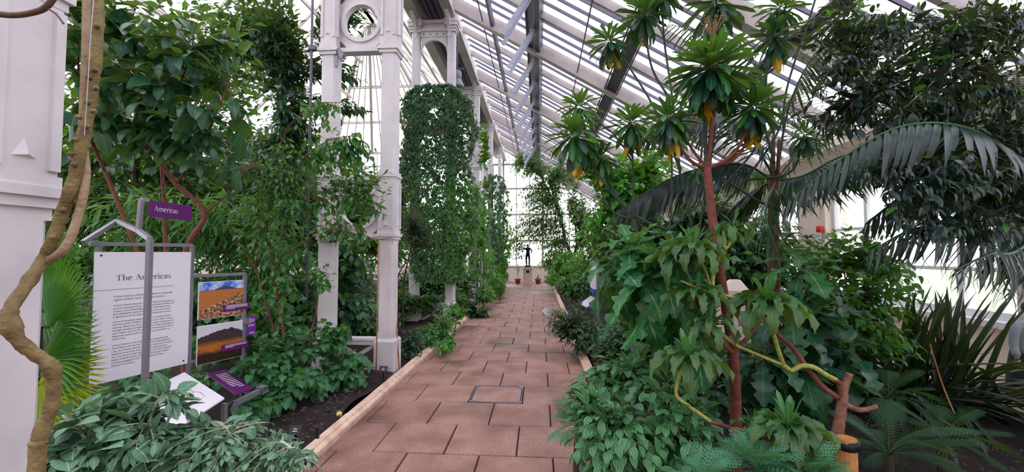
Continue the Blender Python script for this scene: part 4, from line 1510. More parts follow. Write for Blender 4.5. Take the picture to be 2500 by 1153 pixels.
# ------------------------------------------------------------------ bodies: skinned figures
def skinfig(name, pts, edges, rad, mat, parent, sub=2):
    me = bpy.data.meshes.new(name)
    me.from_pydata([tuple(p) for p in pts], edges, [])
    o = link(name, me, parent)
    md = o.modifiers.new('skin', 'SKIN'); md.use_smooth_shade = True
    for v, r_ in zip(me.skin_vertices[0].data, rad): v.radius = (r_, r_)
    me.skin_vertices[0].data[0].use_root = True
    m2 = o.modifiers.new('sub', 'SUBSURF'); m2.levels = sub; m2.render_levels = sub
    dg = bpy.context.evaluated_depsgraph_get()
    m_ = bpy.data.meshes.new_from_object(o.evaluated_get(dg))
    o.modifiers.clear()
    o.data = m_
    m_.materials.clear(); m_.materials.append(M[mat])
    m_.polygons.foreach_set('use_smooth', np.ones(len(m_.polygons), dtype=bool))
    return o


# statue and plinth at the end of the path
pl = thing('plinth', 'white square plinth with small plaque at the end of the path', 'plinth', (-.62, 22.0, 0))
b = MB()
b.box((-.86, 21.76, -.02), (-.38, 22.24, .80)); b.build('shaft', 'plaster', pl)
b = MB(); b.box((-.90, 21.72, .80), (-.34, 22.28, .90)); b.build('cap', 'plaster', pl)
b = MB(); b.box((-.70, 21.745, .60), (-.54, 21.762, .72)); b.build('plaque', 'bronze', pl)
st = thing('statue', 'dark bronze standing figure on the white plinth', 'statue', (-.62, 22.0, .9))
sx, sy, sz = -.62, 22.0, .93
body = [(0, 0, .62), (0, 0, .78), (0, .0, .95), (0, 0, 1.02), (0, -.01, 1.12), (.06, 0, .60), (.08, -.03, .34), (.07, 0, .04), (-.07, .02, .60), (-.09, .05, .34), (-.06, .02, .04), (.15, 0, .94), (.22, -.03, .78), (.16, -.12, .70), (-.15, 0, .94), (-.24, -.05, 1.0), (-.34, -.08, .94), (.07, -.1, .02), (-.06, -.08, .02), (0, -.01, 1.2)]
ed = [(0, 1), (1, 2), (2, 3), (3, 4), (0, 5), (5, 6), (6, 7), (0, 8), (8, 9), (9, 10), (2, 11), (11, 12), (12, 13), (2, 14), (14, 15), (15, 16), (7, 17), (10, 18), (4, 19)]
rd = [.1, .085, .09, .04, .07, .075, .05, .035, .075, .05, .035, .05, .035, .025, .05, .035, .025, .025, .025, .04]
skinfig('figure', [(sx + x, sy + y, sz + z) for x, y, z in body], ed, rd, 'bronze', st)
b = MB(); b.lathe([(.2, -.03), (.2, .03), (.17, .05)], (sx, sy, sz), 16); b.build('base', 'bronze', st)

for i, (x, lab) in enumerate(((-1.16, 'terracotta pot with leafy plant left of the plinth'), (-.08, 'terracotta pot with small plant right of the plinth'))):
    pt = thing('flower_pot', lab, 'plant pot', (x, 21.95, 0), 'terracotta pots by the plinth')
    b = MB(); b.lathe([(.10, 0), (.15, .2), (.17, .2), (.175, .27), (.15, .27), (.14, .22)], (x, 21.95, 0), 16); b.build('pot', 'terracotta', pt, True)
    hh = 110 if i == 0 else 40
    shrub('', '', '', (x, 21.95, .22), [('stem', [(x, 21.95, .2), (x + .02, 21.95, .5), (x, 21.95, .95 if i == 0 else .4)], .012, .006)],
          [(project(A(x, 21.95, .8))[0], 655 if i == 0 else 678, 21.95, 8, 17 if i == 0 else 6, .16, 22 if i == 0 else 10)], ('ovate',), .07, 'lf_dark', 30, .05, root=pt)

# ------------------------------------------------------------------ person at the right edge, half out of frame
pr = thing('person', 'person in pale grey top and dark green skirt at the right frame edge', 'person', (5.27, 4.85, .01))
X0_, Y0_ = 0.0, 0.0
body = [(0, 0, .92), (.0, -.02, 1.12), (-.01, -.06, 1.34), (-.02, -.10, 1.46), (-.03, -.14, 1.56), (-.04, -.17, 1.66),
        (-.09, 0, .86), (-.1, -.02, .48), (-.1, .03, .08), (.09, 0, .86), (.1, .03, .48), (.11, .08, .08), (-.1, -.1, .03), (.11, -.06, .03),
        (-.19, -.06, 1.36), (-.25, -.05, 1.06), (-.27, -.10, .82), (-.275, -.13, .74), (.18, -.06, 1.36), (.22, -.04, 1.08), (.2, -.14, .86), (.19, -.18, .78)]
ed = [(0, 1), (1, 2), (2, 3), (3, 4), (4, 5), (0, 6), (6, 7), (7, 8), (0, 9), (9, 10), (10, 11), (8, 12), (11, 13), (2, 14), (14, 15), (15, 16), (16, 17), (2, 18), (18, 19), (19, 20), (20, 21)]
rd = [.15, .13, .14, .055, .09, .075, .1, .07, .045, .1, .07, .045, .04, .04, .06, .045, .032, .034, .06, .045, .032, .034]
M['skin'] = mat_plain('skin', (214, 160, 136), .5, scale=6)
M['hair'] = mat_plain('brown_hair', (70, 48, 36), .6, scale=20)
M['greycloth'] = mat_plain('pale_grey_cloth', (150, 164, 172), .8, scale=12)
M['greencloth'] = mat_plain('dark_green_cloth', (34, 58, 50), .8, scale=12, bump=.2)
skinfig('body', [(X0_ + x, Y0_ + y, z + .01) for x, y, z in body], ed, rd, 'skin', pr)
b = MB(); b.lathe([(.26, .20), (.25, .5), (.22, .75), (.19, .93), (.17, 1.0)], (X0_, Y0_, 0), 20); b.build('skirt', 'greencloth', pr, True)
b = MB()
b.lathe([(.20, .90), (.20, 1.0), (.18, 1.15), (.20, 1.34), (.13, 1.46), (.07, 1.50)], (X0_, Y0_ - .03, 0), 20)
b.tube(smooth_path([(X0_ - .14, Y0_ - .05, 1.40), (X0_ - .22, Y0_ - .06, 1.3), (X0_ - .255, Y0_ - .05, 1.06), (X0_ - .272, Y0_ - .10, .86)], 14), np.linspace(.075, .05, 14), 10)
b.tube(smooth_path([(X0_ + .14, Y0_ - .05, 1.40), (X0_ + .2, Y0_ - .06, 1.3), (X0_ + .225, Y0_ - .04, 1.08), (X0_ + .2, Y0_ - .13, .9)], 14), np.linspace(.075, .05, 14), 10)
b.build('jumper', 'greycloth', pr, True)
b = MB(); hd = A(X0_ - .03, Y0_ - .145, 1.62)
b.lathe([(.02, -.06), (.095, -.03), (.115, .05), (.10, .12), (.05, .16), (.01, .17)], hd + A(0, .03, 0), 16); b.build('hair', 'hair', pr, True)
b = MB()
for k_ in range(4):
    o_ = A(X0_ - .275 + .004 * k_, Y0_ - .165 + .02 * k_, .72)
    b.tube([o_, o_ + A(.005, -.005, -.03), o_ + A(.014, -.004, -.065 - .006 * (k_ in (1, 2)))], [.009, .0085, .007], 6)
b.tube([A(X0_ - .255, Y0_ - .16, .75), A(X0_ - .245, Y0_ - .18, .71), A(X0_ - .25, Y0_ - .185, .68)], [.01, .009, .007], 6)
b.build('fingers', 'skin', pr, True)
b = MB()
for s_ in (-1, 1):
    b.lathe([(.011, 0), (.011, .006)], hd + A(.033 * s_ - .01, -.095, .035), 8, (0, -1, 0))
b.build('eyes', 'ink', pr)

# a short person: the figure above is drawn at 1.72 m and set down on the walkway
for o in list(pr.children):
    o.location = (0, 0, 0)
    o.scale = (.64, .64, .64)

# ------------------------------------------------------------------ small fittings
# plant labels on stakes
def plant_label(px, py, h, lab, tilt=.5):
    g = gnd(px, py, .05)
    t_ = thing('plant_label', lab, 'plant label', (g[0], g[1], .03))
    b = MB(); b.box((g[0] - .008, g[1] - .004, -.02), (g[0] + .008, g[1] + .004, h)); b.build('stake', 'black', t_)
    b = MB(); m = xf((g[0], g[1] - .012, h), (0, .55, .83), (0, -.83, .55)); b.box((-.05, -.035, -.003), (.05, .04, .003), m); pl_ = b.build('plate', 'black', t_)
    b = MB()
    for i, w in enumerate((.03, .04)):
        b.box((-w / 2, .008 - .018 * i, .0035), (w / 2, .013 - .018 * i, .004), m)
    b.build('plate_lettering', 'white_ink', pl_)
plant_label(722, 1085, .17, 'small black plant label in mulch beside the grey-leaved bush')
plant_label(936, 935, .22, 'black plant label leaning at the foot of the ringed column')
plant_label(2440, 1040, .22, 'dark plant label below the strap-leaved clump')
g = gnd(775, 1080, .05)
b = MB(); b.box((g[0] - .012, g[1] - .008, .0), (g[0] + .012, g[1] + .008, .17)); o = b.build('marker_peg', 'black'); tag(o, 'plain black peg standing in the mulch near the kerb', 'peg')
# small dark lamp with yellow lens lying in the mulch
g = gnd(822, 1012, .05)
t_ = thing('ground_lamp', 'small dark dome lamp with pale yellow lens in the mulch', 'lamp', (g[0], g[1], .05))
b = MB(); b.lathe([(.075, 0), (.075, .02), (.06, .045), (.03, .06), (.005, .064)], (g[0], g[1], .05), 16); b.build('dome', 'black', t_, True)
b = MB(); b.lathe([(.03, 0), (.028, .012), (.012, .02)], (g[0] + .05, g[1] - .05, .07), 12, (.7, -.7, .4)); b.build('lens', mat_plain('yellow_lens', (226, 190, 96), .3, scale=4), t_, True)
# bamboo canes
def cane(p, q, lab):
    p, q = A(*p), A(*q)
    t_ = thing('bamboo_cane', lab, 'cane', tuple(p))
    L_ = np.linalg.norm(q - p); n_ = 7
    b = MB(); b.tube([p, q], .009, 8); b.build('shaft', 'cane', t_, True)
    b = MB()
    for i in range(1, n_):
        c0 = p + (q - p) * i / n_
        b.tube([c0 - (q - p) / L_ * .006, c0 + (q - p) / L_ * .006], .0115, 8)
    b.build('node_ring', 'cane', t_)
cane(A(*gnd(918, 925, .05)), at(924, 590, 5.4), 'straight bamboo cane tied up the front of the ringed column')
cane(A(*gnd(975, 905, .05)), at(962, 690, 5.75), 'slanting bamboo cane in soil right of the ringed column')
b = MB(); b.tube(smooth_path([at(923, 585, 5.44), at(912, 580, 5.44), at(905, 583, 5.44)], 8), .004, 5); b.tube(smooth_path([at(923, 585, 5.44), at(945, 583, 5.44), at(958, 578, 5.5)], 8), .004, 5); o = b.build('tie_string', 'twig', None); tag(o, 'thin string tying the cane to the ringed column', 'string')
# grey box under the ledge of the near frame
q = at(800, 588, 5.46)
t_ = thing('sensor_box', 'small grey sensor box under the ledge of the ringed column', 'sensor', tuple(q))
b = MB(); b.box((q[0] - .1, q[1] - .04, q[2] - .02), (q[0] + .06, q[1] + .04, q[2] + .025)); b.build('case', 'steel', t_)
b = MB(); b.box((q[0] + .02, q[1] - .045, q[2] - .028), (q[0] + .11, q[1] + .035, q[2] + .01)); b.build('cover', 'black', t_)
# conduit up the left column of the near frame
q = at(757, 300, 5.46)
t_ = thing('conduit', 'thin grey conduit pipe on the left column of the ringed frame', 'pipe', (q[0], 5.46, 1.0))
b = MB(); b.tube([(q[0], 5.46, .9), (q[0], 5.46, 7.0)], .018, 8); b.build('pipe', 'bar', t_, True)
for z in (2.6, 4.55, 5.5):
    b = MB(); b.box((q[0] - .035, 5.43, z - .03), (q[0] + .07, 5.5, z + .03)); b.build('clip', 'bar', t_)
# bracket arm poking from the upper ledge
b = MB(); b.beam((-2.86, 5.52, 4.56), (-2.7, 5.4, 4.38), .035, .05); b.beam((-2.86, 5.52, 4.52), (-2.86, 5.52, 4.3), .03, .03); o = b.build('bracket_arm', 'steel'); tag(o, 'dark steel bracket arm on the upper ledge of the ringed column', 'bracket')
# bell-shaped lamp by the ivy frame
q = at(1117, 205, 9.9)
t_ = thing('pendant_lamp', 'grey bell-shaped lamp hanging beside the ivy frame top', 'lamp', (q[0], q[1], q[2] - .2))
b = MB(); b.lathe([(.17, -.1), (.16, -.04), (.11, .08), (.09, .12), (.10, .13), (.10, .30), (.07, .33)], q, 18); b.build('shade', 'steel', t_, True)
b = MB(); b.tube([q + A(0, 0, .3), A(q[0], q[1], 7.3)], .02, 8); b.build('stem', 'bar', t_, True)
b = MB(); b.box((-2.06, q[1] - .02, q[2] + .36), (q[0] + .16, q[1] + .02, q[2] + .40)); b.build('arm', 'purlin', t_)
# downpipe on the fourth frame
q = A(-1.9, DS[3] - .1, 0)
t_ = thing('downpipe', 'slim white downpipe with collars beside the fourth column', 'pipe', (q[0], q[1], 0))
b = MB(); b.tube([q, q + A(0, 0, 5.8)], .05, 10); b.build('pipe', 'iron', t_, True)
for z in (.0, .25, 1.6, 1.75, 3.4, 5.0):
    b = MB(); b.lathe([(.075, z), (.08, z + .05), (.075, z + .1)], q, 12); b.build('collar', 'iron', t_, True)
# cream stone on the walkway
q = at(1800, 740, 6.4)
b = MB(); b.prism([(q[0] - .19, 6.4), (q[0] + .19, 6.4), (q[0] + .19, 6.7), (q[0] - .19, 6.7)], .0, q[2] + .18); b.prism([(q[0] - .19, 6.4), (q[0] + .19, 6.4), (q[0] + .19, 6.7), (q[0] - .19, 6.7)], q[2] + .18, q[2] + .34, [(q[0] - .02, 6.5), (q[0] + .1, 6.5), (q[0] + .1, 6.6), (q[0] - .02, 6.6)])
o = b.build('stone_post', 'plaster'); tag(o, 'short cream stone post with pointed top behind the red trunk', 'post')
# red alarm on a pier
q = at(1939, 548, 8.75)
t_ = thing('alarm_box', 'small red alarm box on the cream pier behind the palm', 'alarm', (XW - .1, 8.75, q[2]))
zq = at(1939, 548, 8.7)[2]
xq = at(1939, 548, 8.3)
b = MB(); b.lathe([(.05, -.06), (.06, -.05), (.06, .05), (.05, .06)], (XW - .12, 8.4, 2.13), 14); b.build('sounder', 'redpaint', t_, True)
b = MB(); b.tube([(XW - .12, 8.4, .0), (XW - .12, 8.4, 2.08)], .02, 8); b.build('conduit', 'iron', t_)
# wooden stake with black strap by the pruned trunk
q = at(2066, 1070, 2.5)
t_ = thing('wooden_stake', 'orange timber stake with black rubber strap beside the pruned trunk', 'stake', (q[0], 2.5, 0))
b = MB()
c_ = circ(q[0], 2.5, .05, 14)
b.prism(c_, -.02, q[2]); b.build('shaft', 'timber', t_)
b = MB(); b.lathe([(.053, -.06), (.056, -.055), (.056, -.022), (.053, -.018)], (q[0], 2.5, q[2]), 16); b.lathe([(.053, -.06), (.056, -.055), (.056, -.022), (.053, -.018)], (q[0] + .012, 2.5, q[2] + .01), 16); b.build('strap', 'black', t_, True)
# puddle on the far paving
t = NT('wet_film')
p = t.n('ShaderNodeBsdfGlass'); p.inputs['Roughness'].default_value = .02; p.inputs['IOR'].default_value = 1.33
g_ = t.n('ShaderNodeBsdfGlossy'); g_.inputs['Roughness'].default_value = .22
tp_ = t.n('ShaderNodeBsdfTransparent')
mx_ = t.n('ShaderNodeMixShader'); mx_.inputs[0].default_value = .6
t.l(tp_.outputs[0], mx_.inputs[1]); t.l(g_.outputs[0], mx_.inputs[2]); t.l(mx_.outputs[0], t.out.inputs[0])
b = MB(); c0 = gnd(1340, 762)
ol = [(c0[0] + .17 * math.cos(a) * (1 + .15 * math.sin(3 * a)), c0[1] + .85 * math.sin(a) * (1 + .12 * math.cos(2 * a))) for a in np.linspace(0, 2 * math.pi, 24, endpoint=False)]
b.prism(ol, .0035, .006); o = b.build('puddle', t.m); tag(o, 'shiny puddle at the right edge of the far paving', 'puddle')

# ================================================================== PLANTS
def pt3(*a): return [at(*q) for q in a]


def stemtube(root, name, pts, r0, r1, mat, n=None, sides=10, rings=0.0):
    pp = smooth_path(pts, n or 8 * len(pts))
    rr = np.linspace(r0, r1, len(pp))
    if rings: rr = rr * (1 + rings * (np.arange(len(pp)) % 3 == 0))
    b = MB(); b.tube(pp, rr, sides)
    o = b.build(name, mat, root, True)
    if mat == 'stem_lime':
        b = MB(); L_ = np.r_[0, np.cumsum(np.linalg.norm(np.diff(pp, axis=0), axis=1))]
        for q in np.arange(.015, L_[-1], .034) + .008 * rng.random(len(np.arange(.015, L_[-1], .034))):
            i = int(np.searchsorted(L_, q)); d = unit(pp[min(i, len(pp) - 1)] - pp[max(0, i - 1)])
            c0 = A(*[np.interp(q, L_, pp[:, k_]) for k_ in range(3)])
            d = unit(d + rvec() * .25)
            b.tube([c0 - d * .0009, c0 + d * .0009], float(np.interp(q, L_, rr)) * 1.06, 8)
        b.build('leaf_scar', 'node', o)
    return o


# ---- twisted vine at the left edge
vr = at(85, 1150, 1.62)
t_ = thing('twisted_vine', 'knobbly green-brown vine trunk twisting up past the left white column', 'vine', (at(88, 1160, 1.42)[0], 1.42, 0))
VY = 1.42
mainp = [(235, -60, VY), (238, 60, VY), (226, 200, VY), (205, 330, VY), (180, 440, VY), (152, 520, VY), (128, 590, VY), (106, 634, VY), (62, 700, VY - .06), (24, 762, VY - .11), (38, 822, VY - .11), (84, 864, VY - .08), (122, 892, VY - .05), (131, 930, VY - .03), (126, 990, VY - .03), (97, 1070, VY - .04), (88, 1160, VY - .04)]
pts = [at(*q) for q in mainp] + [A(at(88, 1160, VY)[0], VY - .02, .02)]
pp = smooth_path(pts, 120)
rr = np.interp(np.linspace(0, 1, 120), [0, .3, .45, .55, .7, .85, 1], [.0195, .020, .020, .022, .021, .023, .028])
rr = rr * (1 + .06 * np.sin(np.arange(120) * 1.3) + .045 * rng.normal(size=120)) * (1 + .35 * np.exp(-((np.arange(120) - 67) / 2.2) ** 2) + .3 * np.exp(-((np.arange(120) - 86) / 2.2) ** 2))
b = MB(); b.tube(pp, rr, 12); b.build('trunk', 'vine', t_, True)
stemtube(t_, 'side_stem', pt3((213, -60, VY + .05), (211, 100, VY + .05), (206, 240, VY + .05), (203, 350, VY + .04), (209, 430, VY + .03), (193, 520, VY + .02), (168, 590, VY), (142, 622, VY), (112, 640, VY + .01), (90, 660, VY + .02)), .014, .0145, 'vine2', 60)
for (qx, qy) in ((235, 62), (232, 170), (216, 188), (235, 215), (212, 248), (230, 272), (191, 285), (212, 308), (186, 340), (172, 376), (179, 402), (153, 512), (128, 578), (60, 700), (22, 768), (125, 893)):
    i = int(np.argmin([np.hypot(*(np.array(project(p)[:2]) - (qx, qy))) for p in pp]))
    sgn = 1 if qx >= project(pp[i])[0] else -1
    b = MB(); o3 = at(qx, qy, VY - .02)
    b.lathe([(.009, -.010), (.010, 0), (.007, .006), (.002, .010)], o3, 9, (sgn * .9, -.5, .15)); b.build('bud_scar', 'vine', t_, True)
b = MB(); b.tube([at(232, -40, 1.37), at(221, 90, 1.37), at(213, 230, 1.375), at(206, 330, 1.385)], .0013, 5); o = b.build('support_wire', 'zinc', None); tag(o, 'thin bright wire running down the upper vine stem', 'wire')
t_ = thing('hanging_branch', 'smooth grey-brown branch curving across the top left corner', 'branch', tuple(at(40, 38, 1.2)))
b = MB(); pp = pxpath([(-60, 25, 1.2), (20, 37, 1.2), (75, 32, 1.2), (115, 15, 1.2), (150, -35, 1.2)], 30); b.tube(pp, np.linspace(.0095, .0085, 30), 10); b.build('stem', 'bark_grey', t_, True)
b = MB(); pp = pxpath([(118, 22, 1.2), (138, 35, 1.2), (155, 58, 1.2)], 8); b.tube(pp, .003, 5); b.build('twig', 'twig', t_)

# ---- felted grey-green bush in the left foreground
b0 = at(420, 1153, 2.1)
shrub('felted_sage_bush', 'grey-green felted bush with white stems in the left foreground', 'bush', (-1.9, 2.15, .03),
      [('stem', [(-2.1, 2.1, .03), at(360, 1100, 2.05), at(370, 1010, 2.1), at(400, 960, 2.12)], .012, .006), ('stem', [(-1.9, 2.1, .03), at(520, 1120, 2.1), at(560, 1060, 2.15), at(530, 1030, 2.2)], .012, .006),
       ('stem', [(-1.75, 2.1, .03), at(640, 1150, 2.15), at(680, 1080, 2.15), at(740, 1120, 2.1)], .010, .005), ('stem', [(-2.3, 2.0, .03), at(230, 1140, 1.95), at(200, 1060, 1.95), at(150, 1010, 2.0)], .012, .006)],
      [(400, 985, 2.15, 90, 45, .15, 14, 1.3), (260, 1020, 2.0, 90, 45, .2, 16, 1.45), (240, 1110, 1.95, 150, 60, .25, 44, 1.45), (420, 1105, 2.05, 150, 60, .25, 50, 1.15), (560, 1090, 2.15, 140, 50, .25, 70, .75), (660, 1110, 2.15, 90, 50, .2, 60, .62), (540, 1140, 2.05, 170, 60, .25, 60, .7), (180, 1140, 1.9, 110, 60, .2, 30, 1.2), (740, 1125, 2.1, 50, 30, .1, 14, .8)],
      ('ellip', 'ovate', 'broad'), .075, 'lf_sage', 300, .035, .15, 'stem_pale', .0045, 'stem_pale', .35, .2, jit=.6, spread=1.1, mat2='lf_sage2', mat2p=.3)

# ---- fan palm behind the sign, left
fr_ = at(150, 1000, 2.9)
t_ = thing('fan_palm', 'low fan palm with pleated leaves between white column and sign', 'palm', (at(165, 900, 3.0)[0], 3.0, .02))
def fanleaf(cen, outward, up, L, n, spread, mat):
    cen, z = A(*cen), unit(outward)
    s_ = unit(np.cross(z, up)); nn = np.cross(s_, z)
    b = MB()
    for i in range(n):
        a = math.radians(-spread / 2 + spread * i / (n - 1))
        d = z * math.cos(a) + s_ * math.sin(a)
        w = np.cross(nn, d)
        l = L * (.82 + .18 * math.cos(a)) * (.94 + .08 * rng.random())
        hw = L * math.radians(spread / n) * .5
        dr = -A(0, 0, 1) * .12 * L
        m1, m2 = cen + d * l * .55, cen + d * l + dr
        b.add([cen, m1 - w * hw * .55 + nn * .01, m1 - nn * .012, m1 + w * hw * .55 + nn * .01, m2], [(0, 2, 1), (0, 3, 2), (1, 2, 4), (2, 3, 4)], [(0, 0), (1, .5), (0, .5), (1, .5), (0, 1)])
    return b.build('fan_leaf', mat, t_)
trunk0 = at(110, 860, 3.1)
for (px, py, Y, dx, dz, L, mt) in ((120, 800, 2.9, .75, .75, .62, 'lf_fan'), (105, 880, 2.8, .95, .25, .6, 'lf_fan'), (100, 920, 2.75, .95, -.05, .58, 'lf_fan_y'), (95, 940, 2.7, .7, -.35, .55, 'lf_fan_y'), (110, 760, 3.1, .45, .9, .7, 'lf_fan'), (90, 700, 3.2, .9, .5, .7, 'lf_fan')):
    fanleaf(at(px, py, Y), A(dx, -.15, dz), A(0, -1, .35), L, 30, 150, mt)
    b = MB(); b.tube(smooth_path([trunk0 - A(0, 0, .3), at(px - 20, py + 10, Y), at(px, py, Y)], 10), .010, 6); b.build('petiole', 'stem_green', t_, True)
b = MB(); b.lathe([(.09, 0), (.08, .3), (.05, .6)], (trunk0[0], trunk0[1], .0), 10); b.build('trunk', 'bark_dark', t_, True)

# ---- big-leaved tree, upper left
shrub('large_leaved_tree', 'tree with large dark glossy leaves and red-brown forked branches above the sign', 'tree', (*gnd(450, 1000)[:2], .03),
      [('trunk', [A(*gnd(450, 1000)[:2], .0), at(452, 760, 4.4), at(455, 610, 4.4), at(500, 522, 4.4), at(430, 450, 4.35), at(372, 372, 4.3), at(315, 300, 4.25)], .035, .018),
       ('branch', [at(340, 640, 4.2), at(330, 600, 4.2), at(292, 505, 4.15), at(256, 420, 4.1), at(222, 340, 4.1)], .024, .014),
       ('branch', [at(420, 760, 4.5), at(405, 600, 4.6), at(400, 480, 4.6), at(392, 390, 4.6), at(375, 250, 4.5)], .026, .014),
       ('branch', [at(372, 372, 4.3), at(420, 260, 4.2), at(470, 120, 4.1)], .016, .008), ('branch', [at(315, 300, 4.25), at(290, 160, 4.1), at(330, 20, 4.0)], .016, .008),
       ('branch', [at(256, 420, 4.1), at(200, 280, 3.9), at(190, 120, 3.8)], .014, .008), ('branch', [at(500, 522, 4.4), at(560, 470, 4.3), at(620, 400, 4.2)], .012, .006), ('branch', [at(430, 450, 4.35), at(500, 340, 4.2), at(560, 200, 4.1)], .012, .006)],
      [(250, 120, 3.9, 110, 130, .4, 40), (400, 150, 4.0, 140, 130, .45, 46), (270, 290, 4.0, 110, 80, .4, 28), (420, 300, 4.1, 120, 80, .4, 28), (520, 300, 4.2, 110, 110, .4, 24, .8), (560, 130, 4.3, 110, 120, .4, 28, .7), (200, 40, 3.9, 60, 90, .3, 16), (560, 400, 4.2, 70, 50, .3, 10, .8)],
      ('ellip', 'broad', 'ellip'), .275, 'lf_big', 290, .13, .35, 'twig', .006, 'bark_red', .7, .3, spread=1.0)

# ---- narrow-leaved reed-like shrub in the left middle distance
shrub('narrow_leaved_shrub', 'fine grassy narrow-leaved shrub behind the purple heading plate', 'shrub', (*at(560, 700, 6.2)[:2], .03),
      [('stem', [A(*at(560 + d, 700, 6.2)[:2], 0), at(560 + d, 620, 6.2), at(560 + d * 1.6, 470, 6.2)], .014, .006) for d in (-110, -50, 0, 60, 120)],
      [(480, 560, 6.0, 130, 110, .7, 90), (620, 560, 6.2, 130, 120, .7, 90), (560, 680, 6.0, 170, 70, .6, 70), (330, 560, 6.0, 130, 90, .6, 60), (700, 650, 6.0, 80, 80, .5, 40)],
      ('blade', 'lance'), .30, 'lf_lance', 260, .055, .1, 'twig_green', .004, 'bark_grey', .6, .1, mat2='lf_mid', mat2p=.3, spread=.7)

# ---- arching shrub in front of the ringed column
sb = gnd(712, 940)
shrub('arching_shrub', 'arching shrub with red-brown stems and pointed leaves over the ringed column', 'shrub', (sb[0], sb[1], .03),
      [('stem', [A(sb[0], sb[1], 0), at(690, 800, 4.9), at(666, 650, 4.9), at(650, 540, 4.85)], .022, .012), ('stem', [A(sb[0] - .05, sb[1] + .05, 0), at(650, 745, 4.95), at(622, 655, 4.95), at(560, 560, 4.9)], .014, .007),
       ('stem', [A(sb[0] + .2, sb[1] - .1, 0), at(752, 850, 4.75), at(772, 760, 4.7), at(780, 690, 4.7)], .012, .006),
       ('stem', [at(650, 540, 4.85), at(700, 430, 4.7), at(790, 350, 4.6), at(860, 330, 4.6)], .010, .004), ('stem', [at(650, 540, 4.85), at(760, 490, 4.7), at(860, 480, 4.6), at(930, 520, 4.6)], .009, .003), ('stem', [at(650, 540, 4.85), at(690, 340, 4.8), at(760, 260, 4.7), at(840, 250, 4.7)], .010, .004), ('stem', [at(622, 655, 4.95), at(640, 480, 4.9), at(620, 330, 4.8)], .010, .004),
       ('stem', [at(666, 650, 4.9), at(760, 580, 4.6), at(850, 560, 4.5), at(915, 585, 4.5)], .008, .003)],
      [(700, 430, 4.75, 120, 110, .3, 60), (840, 390, 4.65, 100, 80, .25, 48), (640, 540, 4.8, 90, 110, .3, 44), (800, 520, 4.65, 110, 60, .2, 34), (900, 470, 4.6, 60, 90, .2, 22), (780, 280, 4.75, 80, 40, .2, 14), (680, 690, 4.85, 60, 90, .25, 22), (860, 580, 4.55, 60, 30, .15, 12), (780, 680, 4.7, 50, 40, .2, 12)],
      ('ovate', 'ellip'), .095, 'lf_mid', 300, .055, .45, 'twig_green', .003, 'bark_red', .6, .15, mat2='lf_big', mat2p=.35)

# ---- heart-leaved ground cover
for i, (lab, px, py, blobs, kk, sz) in enumerate((
        ('soft heart-leaved ground cover around the red-brown stems by the mulch', 640, 930, [(650, 905, 4.4, 80, 50, .35, 60), (720, 940, 4.3, 90, 40, .3, 60), (700, 850, 4.7, 110, 50, .4, 50)], 260, .13),
        ('leafy ground cover at the foot of the ringed column', 830, 880, [(800, 830, 5.0, 60, 70, .25, 50), (820, 930, 4.8, 80, 30, .25, 44), (860, 900, 4.9, 40, 50, .15, 24)], 180, .12),
        ('dark leafy ground cover behind the sign pictures', 540, 860, [(560, 830, 5.2, 110, 70, .4, 60), (680, 770, 5.4, 90, 70, .4, 50), (470, 960, 4.6, 90, 40, .3, 40), (330, 930, 4.3, 90, 50, .3, 30), (640, 990, 3.9, 60, 30, .25, 24)], 200, .14))):
    g_ = gnd(px, py + 20)
    shrub('heart_leaved_plant', lab, 'plant', (g_[0], g_[1], .03), [('stem', [A(g_[0], g_[1], 0), A(g_[0] + .05, g_[1], .25)], .01, .006)], blobs, ('heart', 'ovate', 'broad'), sz, 'lf_heart', kk, .07, .15, 'twig_green', .003, maxlen=.45, t0=.35, mat2='lf_mid', mat2p=.25)
# leaves inside the frame, seen between the legs
shrub('broad_leaved_shrub', 'dark broad-leaved shrub seen between the two legs of the ringed column', 'shrub', (*at(850, 800, 6.6)[:2], .03),
      [('stem', [A(*at(850, 800, 6.6)[:2], 0), at(855, 720, 6.6), at(850, 600, 6.6)], .02, .01)],
      [(850, 640, 6.5, 80, 70, .4, 60), (850, 760, 6.3, 80, 60, .4, 60), (870, 510, 6.6, 60, 50, .4, 30), (790, 720, 6.4, 60, 80, .4, 40)], ('ovate', 'broad', 'ellip'), .19, 'lf_big', 220, .08, .5, 'twig', .004, 'bark_dark', .6, .2, mat2='lf_mid', mat2p=.3)

# ---- background trees on the left
def bgtree(name, lab, px, py, Y, blobs, keys, size, mat, k, stems=None, bark='bark_dark', gap=.1, maxlen=1.2, mat2=None, mat2p=0, cat='tree', droop=.3, tw='twig'):
    g_ = at(px, py, Y)
    st_ = stems or [('trunk', [A(g_[0], Y, 0), A(g_[0] + .1, Y, g_[2] * .5), A(g_[0], Y, g_[2])], .06, .02)]
    return shrub(name, lab, cat, (g_[0], Y, .03), st_, blobs, keys, size, mat, k, gap, droop, tw, .006, bark, maxlen, .15, mat2=mat2, mat2p=mat2p)


